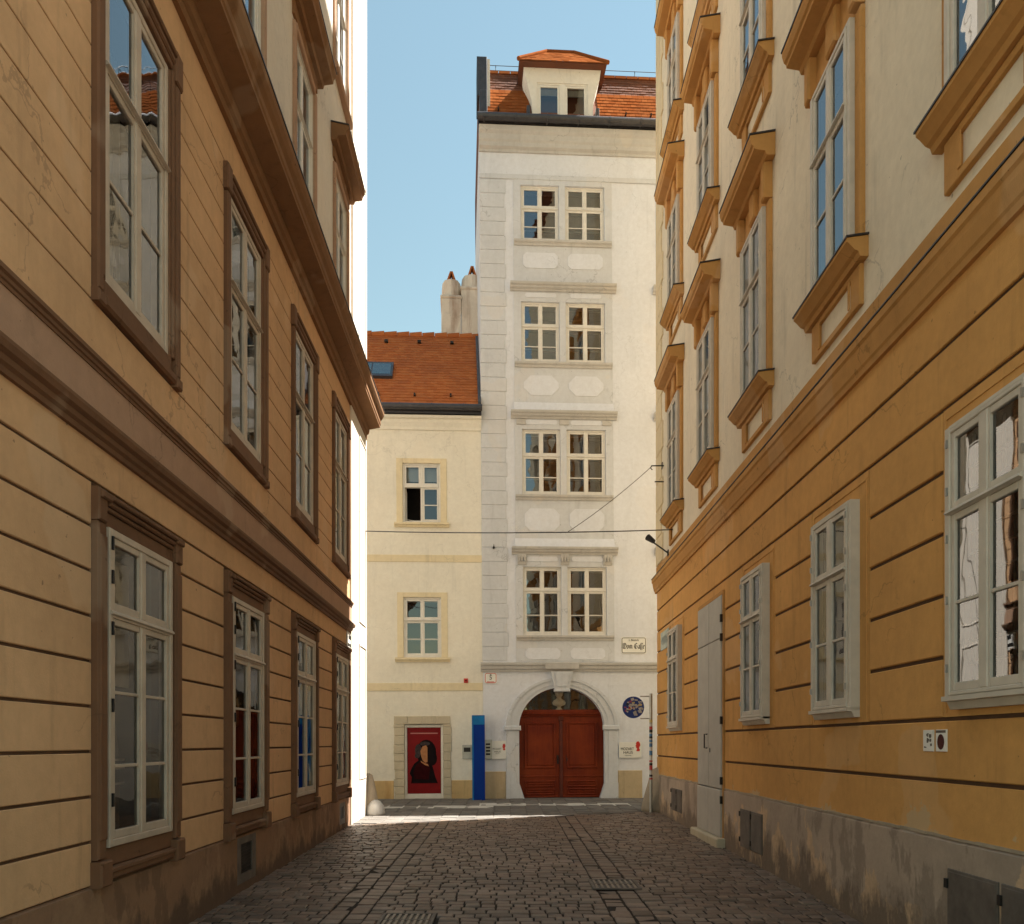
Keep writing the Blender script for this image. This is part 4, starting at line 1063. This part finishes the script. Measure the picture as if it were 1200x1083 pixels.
# ================================================================== STREET FURNITURE AND SIGNS
# blue column
t = at(WHT, 'column', 'tall square blue column standing between the yellow house and the white townhouse', 'column', -.80, .38, 0)
mb = MB(); mb.box(-.13, .17, -.15, .15, .17, 2.42, .006); mb.build('shaft', 'blue', t)
mb = MB(); mb.box(-.17, -.1305, -.15, .152, .17, 2.45, .004); mb.box(-.13, .17, .1505, .156, 2.20, 2.418, .001); mb.box(-.13, .17, -.15, .15, 2.421, 2.45, .004); mb.build('edge_trim', 'blue_light', t)
mb = MB(); mb.box(-.2, .2, -.18, .18, .10, .172, .01); mb.build('base', 'gutter', t)
# steel plates
mb = MB(); mb.box(-.13, .13, 0, .03, -.19, .19, .006)
o = at(WHT, 'wall_box', 'smaller steel box on the yellow wall, left of the blue column', 'wall box', -1.10, .0, 1.47); mb.build('cover', 'steel', o)
mb = MB(); mb.box(-.09, .09, .031, .036, .0, .12, .002); mb.build('speaker_slot', 'iron', o)
o = at(WHT, 'intercom', 'steel intercom panel between the blue column and the glass plaque', 'intercom', -.53, .0, 1.53)
mb = MB(); mb.box(-.115, .115, 0, .05, -.26, .27, .008); mb.build('cover', 'steel', o)
mb = MB()
for i in range(4): mb.box(-.06, .06, .051, .056, -.15+.09*i, -.10+.09*i, .002)
mb.build('button', 'iron', o)

def text(body, size, mat, parent, loc, ext=.002, align='CENTER', sx=1):
    cu = bpy.data.curves.new('lettering', 'FONT'); cu.body = body; cu.size = size; cu.extrude = ext; cu.align_x = align; cu.align_y = 'CENTER'
    tmp = bpy.data.objects.new('tmp', cu); COL.objects.link(tmp); bpy.context.view_layer.update()
    me = bpy.data.meshes.new_from_object(tmp.evaluated_get(bpy.context.evaluated_depsgraph_get())); bpy.data.objects.remove(tmp)
    me.transform(Matrix.Scale(sx, 4, (1,0,0))); me.transform(Matrix.Rotation(R(90), 4, 'X')); me.materials.clear(); me.materials.append(M[mat])
    o = bpy.data.objects.new('lettering', me); COL.objects.link(o); o.parent = parent; o.location = loc; return o
# glass plaques with red profile
def plaque(u, z, w_, h, label):
    t = at(WHT, 'plaque', label, 'plaque', u, .0, z, 'glass plaques beside the gate')
    mb = MB(); mb.box(-w_/2, w_/2, .03, .045, -h/2, h/2, .003)
    for a in (-1, 1):
        for b in (-1, 1): mb.tube([(a*(w_/2-.03), 0, b*(h/2-.03)), (a*(w_/2-.03), -.05, b*(h/2-.03))], .012, 8)
    mb.build('panel', 'enamel', t)
    k = w_/.62
    text('MOZART', .105*k, 'black', t, (-.08*k, -.047, .03), sx=.85); text('HAUS', .105*k, 'black', t, (-.06*k, -.047, -.07*k)); text('VIENNA', .05*k, 'dim', t, (-.06*k, -.047, -.15*k))
    P = [(-.045,-.07),(.05,-.07),(.06,-.03),(.03,-.01),(.045,.03),(.07,.06),(.06,.12),(.02,.16),(-.03,.15),(-.06,.11),(-.05,.08),(-.075,.05),(-.05,.035),(-.055,.005),(-.02,-.01),(-.04,-.04)]
    mb = MB(); mb.poly([(x*k*.95+.215*k, y_*k*1.2+.05) for x, y_ in P], .0455, .048); mb.build('profile', 'red', t)
plaque(-.235, 1.515, .40, .50, 'narrower glass plaque with a red profile, left of the wooden gate')
plaque(3.385, 1.49, .62, .43, 'wider glass plaque with a red profile, right of the wooden gate')

# blackletter street plate, strokes of a broad nib
def nib(mb, pts, n0, n1, w_=.03, ang=40):
    dx, dz = w_*math.cos(R(ang))/2, w_*math.sin(R(ang))/2
    for (a, b), (c, d) in zip(pts[:-1], pts[1:]):
        q = [(a-dx, b-dz), (a+dx, b+dz), (c+dx, d+dz), (c-dx, d-dz)]
        mb.quad(*[(u, -n1, z) for u, z in q])
GL = {'D': (.95, [[(.1,.95),(.1,.05)],[(.1,.05),(.6,.0),(.82,.35),(.75,.75),(.45,1.0),(.0,.85)],[(.4,.9),(.38,.1)]]),
 'o': (.55, [[(.1,.55),(.08,.15),(.25,.0),(.42,.15),(.42,.5),(.25,.66),(.1,.55)]]),
 'm': (.85, [[(.02,.55),(.12,.62),(.12,.02)],[(.12,.55),(.28,.66),(.40,.58),(.40,.02)],[(.40,.55),(.56,.66),(.68,.58),(.68,.08),(.78,.02)]]),
 'G': (.95, [[(.75,.85),(.5,1.0),(.2,.8),(.1,.4),(.3,.05),(.6,.0),(.78,.2),(.78,.5),(.55,.5)],[(.4,.9),(.38,.12)]]),
 'a': (.55, [[(.1,.58),(.3,.66),(.40,.52),(.40,.08),(.5,.02)],[(.40,.4),(.18,.34),(.1,.15),(.22,.0),(.40,.12)]]),
 'f': (.32, [[(.34,.92),(.22,1.0),(.12,.86),(.12,-.22)]]),
 'e': (.48, [[(.12,.32),(.38,.42),(.36,.58),(.22,.66),(.1,.5),(.1,.14),(.24,.0),(.42,.1)]]), ' ': (.35, [])}
def blackletter(txt, h, n, parent, cx, zb):
    W = sum(GL[c][0] for c in txt)*h*.74; x = cx-W/2; mb = MB()
    for c in txt:
        for st in GL[c][1]: nib(mb, [(x+a*h*.74, zb+b*h) for a, b in st], n, n+.001, h*.15)
        x += GL[c][0]*h*.74
    return mb.build('lettering', 'black', parent)
def border(mb, w_, h, t, n):
    r = .05; pts = []
    def rr(w_, h, r):
        p = []
        for cx, cz, a0 in ((w_/2-r, h/2-r, 0), (-w_/2+r, h/2-r, 90), (-w_/2+r, -h/2+r, 180), (w_/2-r, -h/2+r, 270)):
            for i in range(5): p.append((cx+r*math.cos(R(a0+22.5*i)), cz+r*math.sin(R(a0+22.5*i))))
        return p
    A, B = rr(w_, h, r), rr(w_-2*t, h-2*t, max(.01, r-t))
    for i in range(len(A)):
        j = (i+1) % len(A); mb.quad((A[i][0],-n,A[i][1]),(A[j][0],-n,A[j][1]),(B[j][0],-n,B[j][1]),(B[i][0],-n,B[i][1]))
    return A
def plate(t, w_, h, edge, mat='enamel'):
    mb = MB(); A = border(MB(), w_, h, .02, 0); mb.poly(A, .004, .016); mb.build('plate', mat, t)
    mb = MB(); border(mb, w_-.03, h-.03, .016, .0175); mb.build('edge_line', edge, t)
t = at(WHT, 'street_sign', 'white enamel street sign in black letter with a dark edge, high on the white wall', 'street sign', 3.51, .0, 4.375)
plate(t, .70, .46, 'black'); text('I. Bezirk', .085, 'black', t, (0, -.0195, .145)); blackletter('Dom Gaffe', .155, .0185, t, 0, -.09)
t = at(WHT, 'number_plate', 'small white house number plate with a red edge under the portal cornice', 'number plate', -.445, .0, 3.48)
plate(t, .34, .30, 'red'); text('5', .17, 'black', t, (0, -.0195, .01)); mb = MB(); mb.box(-.02, .02, .0175, .0185, .085, .105)
mb.build('mark', 'black', t)
mb = MB()
for i in range(6): mb.box(-.10+.034*i, -.076+.034*i, .0175, .0185, -.115, -.09)
mb.build('small_print', 'red', t)
t = at(YH, 'alarm_box', 'tiny red alarm box on the yellow wall above the ochre band', 'alarm box', -1.12, .0, 3.41)
mb = MB(); mb.box(-.055, .055, 0, .05, -.06, .06, .012); mb.build('housing', 'red', t); mb = MB(); mb.tube([(0,-.05,0),(0,-.062,0)], .02, 10); mb.build('lens', 'poster_coat', t)
t = at(WHT, 'wall_hook', 'small dark cable hook on the grey quoins of the white townhouse', 'hook', -.34, .0, 7.03)
mb = MB(); mb.tube([(0,0,0),(0,-.1,0)], .03, 10); mb.tube([(0,-.1,0),(0,-.13,.03),(0,-.1,.07)], .012, 6); mb.build('peg', 'iron', t)
# poster in the doorway: a generic bust in a dark coat on red
t = at(YH, 'poster', 'red poster of a dark-coated bust with half its face in shade, filling the stone doorway', 'poster', -2.27, -.11, 1.24)
mb = MB(); mb.box(-.455, .455, 0, .02, -.90, .90, .003); mb.build('sheet', 'poster_red', t)
def ellp(cx, cz, rx, rz, n=20, a0=0, a1=360): return [(cx+rx*math.cos(R(a0+(a1-a0)*i/n)), cz+rz*math.sin(R(a0+(a1-a0)*i/n))) for i in range(n)]
mb = MB(); mb.poly([(-.36,-.62),(.37,-.62),(.30,-.45),(.26,-.28),(.20,-.08),(.14,.02),(-.14,.02),(-.27,-.08),(-.34,-.2),(-.40,-.35),(-.34,-.45)], .0205, .0222); mb.poly(ellp(.06, .22, .27, .35), .0224, .0232); mb.poly(ellp(.22, .06, .13, .20), .0234, .0238); mb.build('silhouette', 'poster_dark', t)
mb = MB(); mb.poly([(-.26,-.50),(.12,-.52),(.16,-.2),(.10,-.05),(-.08,-.02),(-.22,-.12),(-.30,-.32)], .0224, .0241); mb.build('coat', 'poster_coat', t)
mb = MB(); mb.poly([(-.05,.38),(.05,.42),(.09,.36),(.09,-.04),(.03,-.06),(-.04,.0),(-.08,.12),(-.10,.26)], .0234, .0246); mb.poly([(-.10,0),(-.04,-.04),(.10,-.10),(.13,-.16),(.02,-.12),(-.08,-.05)], .0234, .0244); mb.build('face', 'poster_skin', t)
mb = MB(); mb.poly(ellp(-.16, .28, .09, .17), .0234, .0240); mb.poly(ellp(-.19, .13, .07, .07), .0234, .02405); mb.poly(ellp(.02, .46, .14, .06), .0234, .0242); mb.build('hair', 'poster_grey', t)
mb = MB(); mb.box(-.37, .37, .0205, .0215, .73, .76); mb.build('text_line', 'poster_pale', t)
# bust in the fanlight
t = at(WHT, 'bust', 'small pale bust standing on the gate transom behind the fanlight glass', 'bust', PC-.02, -.42, 2.60)
mb = MB(); mb.lathe([(.10,0),(.09,.05),(.05,.08),(.06,.12),(.17,.16),(.19,.22),(.15,.29),(.075,.33),(.065,.38),(.10,.42),(.12,.48),(.125,.54),(.11,.60),(.06,.64),(.01,.65)], (0,0,0), 18, 1, .75); mb.tube([(0,-.10,.50),(0,-.13,.48)], .018, 6); mb.build('figure', 'bust', t, smooth=True)

# round sign on its pole, pasted with stickers
px, py = 3.22, 17.85; gb = gz(py)
t = thing('sign_post', 'thin grey post plastered with stickers, carrying a round blue sign at the right corner', 'sign post', (px, py, gb))
mb = MB(); mb.tube([(0,0,-.05),(0,0,2.68)], .035, 12); mb.tube([(-.02,0,2.62),(-.24,-.0,2.62)], .012, 8); mb.tube([(-.02,0,2.12),(-.24,0,2.12)], .012, 8); mb.build('pole', 'steel', t)
cols = [(.6,.58,.55),(.5,.05,.05),(.03,.03,.035),(.62,.5,.2),(.08,.2,.4),(.5,.48,.46),(.35,.08,.2)]
for i, c_ in enumerate(cols): M['st%d' % i] = simple('sticker paper %d' % i, c_, .6, 0, .15, 12, 0)
dc = (-.40, 0, 2.37); mb = MB()
N = 32; b = len(mb.v)
mb.tube([(dc[0], -.030, dc[2]), (dc[0], -.018, dc[2])], .245, 32); disc = mb.build('sign_disc', 'sign_blue', t)
rs = random.Random(4)
for i in range(46):
    a, r = rs.uniform(0, 6.28), .215*math.sqrt(rs.random()); cx, cz = dc[0]+r*math.cos(a)+.02, dc[2]+r*math.sin(a)*.95-.015
    w_, h = rs.uniform(.012,.04), rs.uniform(.012,.03); ro = rs.uniform(-.6,.6); k = rs.choice([0,0,0,1,2,3,5,5,6])
    q = [(cx+x*math.cos(ro)-z*math.sin(ro), -.0312-.00025*i, cz+x*math.sin(ro)+z*math.cos(ro)) for x, z in ((-w_,-h),(w_,-h),(w_,h),(-w_,h))]
    if all((p[0]-dc[0])**2+(p[2]-dc[2])**2 < .235**2 for p in q): m_ = MB(); m_.quad(*q); m_.build('sticker', 'st%d' % k, disc)
z = .75; pole = [c_ for c_ in kids(t) if c_.name.startswith('pole')][0]
while z < 2.05:
    h = rs.uniform(.03,.10); k = rs.choice([0,1,2,2,3,4,1]); m_ = MB(); m_.tube([(0,0,z),(0,0,z+h)], .0365+rs.uniform(0,.0015), 12, False); m_.build('sticker', 'st%d' % k, pole); z += h+rs.choice([0.002,.002,.03])
# guard stones
def guard(label, x, y_, h, r, cone):
    mb = MB(); pr = [(r, 0), (r*.97, h*.12), (r*.80, h*.4), (r*.55, h*.75), (r*.36, h*.95), (r*.12, h)] if cone else [(r*.9,0),(r,h*.3),(r*.92,h*.6),(r*.62,h*.86),(r*.2,h)]
    mb.lathe(pr, (0,0,0), 20); 
    me = mb.build('guard_stone', 'guard', None, (x, y_, gz(y_)-.01), True); tag(me, label, 'guard stone')
guard('tall conical guard stone leaning on the right corner beside the sign post', 3.48, 18.22, 1.02, .42, True)
guard('tall tan guard stone set against the left corner of the brown townhouse', -3.07, 17.48, .92, .26, True)
mb = MB(); mb.lathe([(.20,0),(.21,.08),(.18,.22),(.10,.32),(.03,.35)], (0,0,0), 18); tag(mb.build('guard_stone', 'cornice_grey', None, (-2.88, 17.30, gz(17.3)-.01), True), 'low pale rounded guard stone at the foot of the left corner', 'guard stone')
# street signs on the side walls (too oblique to read)
t = at(LH, 'street_sign', 'small pale street sign with two dark marks at the far end of the brown wall', 'street sign', 15.42, .0, 3.68)
mb = MB(); mb.box(-.27, .27, .004, .016, -.17, .17, .004); mb.build('plate', 'enamel', t)
mb = MB(); mb.box(-.12, .2, .0165, .0175, .03, .11); mb.box(-.2, .2, .0165, .0175, -.11, -.05); mb.build('lettering', 'black', t)
t = at(RH, 'street_sign', 'pale green street sign on the ochre wall beside the farthest ground-floor window', 'street sign', -17.25, .005, 3.95)
mb = MB(); mb.box(-.45, .45, .004, .018, -.2, .2, .004); mb.build('plate', 'sign_green', t)
mb = MB()
for i in range(5): mb.box(-.3+.13*i, -.22+.13*i, .0185, .0195, -.09, .09)
mb.build('lettering', 'dim', t)
# marker tiles on the right wall
t = at(RH, 'wall_plaque', 'small white marker tile with a grey scrawl on the ochre wall', 'plaque', -6.30, .0, 1.72)
mb = MB(); mb.box(-.075, .075, 0, .012, -.085, .085, .003); mb.build('tile', 'enamel', t)
mb = MB(); rs = random.Random(2)
for i in range(16): a = rs.uniform(-.06,.04), rs.uniform(-.06,.05); mb.box(a[0], a[0]+rs.uniform(.006,.03), .0125, .0131+.00005*i, a[1], a[1]+rs.uniform(.006,.025))
mb.build('print', 'hatch', t)
t = at(RH, 'wall_plaque', 'small white marker tile with a red oval on the ochre wall', 'plaque', -6.11, .0, 1.72)
mb = MB(); mb.box(-.075, .075, 0, .012, -.085, .085, .003); mb.build('tile', 'enamel', t)
mb = MB(); mb.poly(ellp(0, -.01, .05, .06), .0125, .0135); mb.build('emblem', 'cloth_red', t); mb = MB(); mb.box(-.07,.07,.0125,.0132,.06,.08); mb.build('print', 'hatch', t)
# drains
for (a, b, c_, d), lb in zip(holes, ('iron drain grate farther up the street, set in the right-hand line of setts', 'iron drain grate nearest the camera, near the left-hand line of setts')):
    t = thing('drain_grate', lb, 'drain grate', ((a+b)/2, (c_+d)/2, gz((c_+d)/2)+.014), (R(.75), 0, 0), 'drain grates in the cobbles')
    w_, h = (b-a)/2, (d-c_)/2; mb = MB()
    for s in (-1, 1): mb.box(*sorted((s*w_, s*(w_-.035))), -h, h, .0, .016, .003); mb.box(-w_+.035, w_-.035, *sorted((s*h, s*(h-.035))), .0, .016, .003)
    mb.box(-w_+.035, w_-.035, -.012, .012, -.0, .010)
    fr = mb.build('rim', 'hatch', t); mb = MB()
    for i in range(8):
        u = -w_+.06+(2*w_-.12)*i/7; mb.box(u-.013, u+.013, -h+.036, -.013, 0, .014); mb.box(u-.013, u+.013, .013, h-.036, 0, .014)
    mb.build('bar', 'grate', t)
    mb = MB(); mb.quad((-w_+.03,-h+.03,.003),(w_-.03,-h+.03,.003),(w_-.03,h-.03,.003),(-w_+.03,h-.03,.003)); mb.build('pit', 'black', t)
# overhead cable, guy wire, spotlight bracket
A = wpt(LH, 17.1, .04, 6.27); B = wpt(RH, -16.35, .02, 6.10)
def sag(a, b, s, n=24): return [a.lerp(b, i/n) - Vector((0,0,s*4*(i/n)*(1-i/n))) for i in range(n+1)]
cb = sag(A, B, .05); mb = MB(); mb.tube(cb, .011, 6); tag(mb.build('overhead_cable', 'cable'), 'long black cable strung level across the far end of the street', 'cable')
G = wpt(RH, -17.45, .25, 7.80); mb = MB(); mb.tube(sag(cb[16], G, .06), .007, 6); tag(mb.build('guy_wire', 'cable'), 'thin wire rising from the cable to a hook on the ochre townhouse', 'wire')
t = at(RH, 'cable_bracket', 'short iron hook bracket holding the thin wire on the ochre townhouse corner', 'bracket', -17.45, .0, 7.80)
mb = MB(); mb.tube([(0,0,0),(0,-.27,0)], .014, 8); mb.tube([(0,-.27,0),(0,-.29,-.05),(0,-.25,-.09)], .012, 8); mb.box(-.04,.04,.0305,.045,-.07,.07); mb.tube([(0,0,-.35),(0,-.2,-.35)], .014, 8); mb.build('arm', 'iron', t)
t = at(RH, 'spotlight', 'small black spotlight on a slanting arm fixed to the ochre wall', 'lamp', -16.35, .0, 5.62)
mb = MB(); mb.tube([(0,-.12,0),(-.3,-.42,.33)], .016, 8); mb.box(-.05,.05,.112,.13,-.06,.06); mb.build('arm', 'iron', t)
mb = MB(); mb.tube([(-.27,-.36,.30),(-.36,-.48,.42)], [.045,.07], 12); mb.build('head', 'black', t)

# ================================================================== THINGS SEEN BEHIND THE LEFT SHOP WINDOWS
def inside(i, name, label, cat, n=-.30): return at(LH, name, label, cat, LC[i], n, .93)
t = inside(0, 'window_display', 'pale board above a dark brown arch-shaped panel behind the nearest shop window', 'display')
mb = MB(); mb.box(-.52, .52, -.04, -.02, 1.25, 2.3); mb.build('pale_board', 'board_cream', t)
mb = MB(); mb.box(-.52, .02, -.04, -.01, .05, 1.24); mb.poly([(.02,.05),(.32,.05),(.34,.6),(.27,.9),(.12,1.15),(.02,1.2)], -.04, -.01); mb.build('dark_panel', 'interior', t)
mb = MB()
for z in (.62, .55, .42): mb.box(.05, .40, -.005, .0, z, z+.02)
mb.build('text_line', 'board_cream', t)
t = inside(1, 'window_display', 'dark red draped costume with sand-coloured sleeves behind the second shop window', 'display')
mb = MB(); b0 = 0; N = 60
for k, (z0, z1, hw) in enumerate(((.05, 1.05, .50),)):
    b0 = len(mb.v)
    for i in range(N+1):
        u = -hw+2*hw*i/N; d = .03*math.sin(i*1.1)+.015*math.sin(i*2.7); mb.v += [(u,-d,z0),(u*.75,-d*.7,z1)]
    for i in range(N): mb.f.append((b0+2*i,b0+2*i+2,b0+2*i+3,b0+2*i+1))
mb.build('skirt', 'cloth_red', t)
mb = MB(); mb.lathe([(.20,1.0),(.26,1.2),(.24,1.5),(.10,1.72),(.06,1.8)], (.0,.0,0), 18, 1.3, .6); mb.build('bodice', 'cloth_red', t)
mb = MB(); mb.tube([(-.28,0,1.5),(-.40,-.03,1.2),(-.30,-.06,.98)], [.07,.06,.05], 10); mb.tube([(.28,0,1.5),(.40,-.03,1.2),(.30,-.06,.98)], [.07,.06,.05], 10); mb.build('sleeve', 'cloth_skin', t)
mb = MB(); mb.box(-.54, .54, -.16, -.14, 1.2, 2.3); mb.build('backboard', 'board_cream', t)
t = inside(2, 'window_display', 'blue, orange and patterned poster boards behind the third shop window', 'display')
mb = MB(); mb.box(-.52, .52, -.03, -.01, .05, 1.66); mb.build('blue_board', 'board_blue', t)
mb = MB(); mb.box(-.02, .52, -.02, .0, 1.72, 2.28); mb.box(-.38, -.1, -.009, -.004, .85, 1.12); mb.build('orange_board', 'board_orange', t)
mb = MB(); mb.box(-.52, -.03, -.03, -.01, 1.68, 2.28)
for i in range(6):
    for j in range(7): mb.box(-.50+.085*i, -.445+.085*i, -.009, -.004, .08+.085*j, .13+.085*j)
mb.build('pattern_board', 'board_cream', t)
t = inside(3, 'window_display', 'mottled cream and brown printed board behind the farthest shop window', 'display')
mb = MB(); mb.box(-.52, .52, -.03, -.01, .05, 2.28); mb.build('board', 'board_cream', t)
mb = MB(); rs = random.Random(9)
for i in range(60): a, z = rs.uniform(-.5,.4), rs.uniform(.1,1.5); mb.box(a, a+rs.uniform(.02,.1), -.009, -.005+.00002*i, z, z+rs.uniform(.02,.1))
mb.build('print', 'left_trim', t)
t = at(LH, 'lampshade', 'grey glass bowl lamp seen inside the nearest upper window of the brown townhouse', 'lamp', 6.62, -.30, 5.42)
mb = MB(); mb.lathe([(.03,-.10),(.08,-.09),(.125,-.03),(.135,.05),(.12,.09)], (0,0,0), 20); mb.build('shade', 'lamp_glass', t, smooth=True); mb = MB(); mb.tube([(0,0,.09),(0,0,.25)], .01, 6); mb.build('stem', 'iron', t)
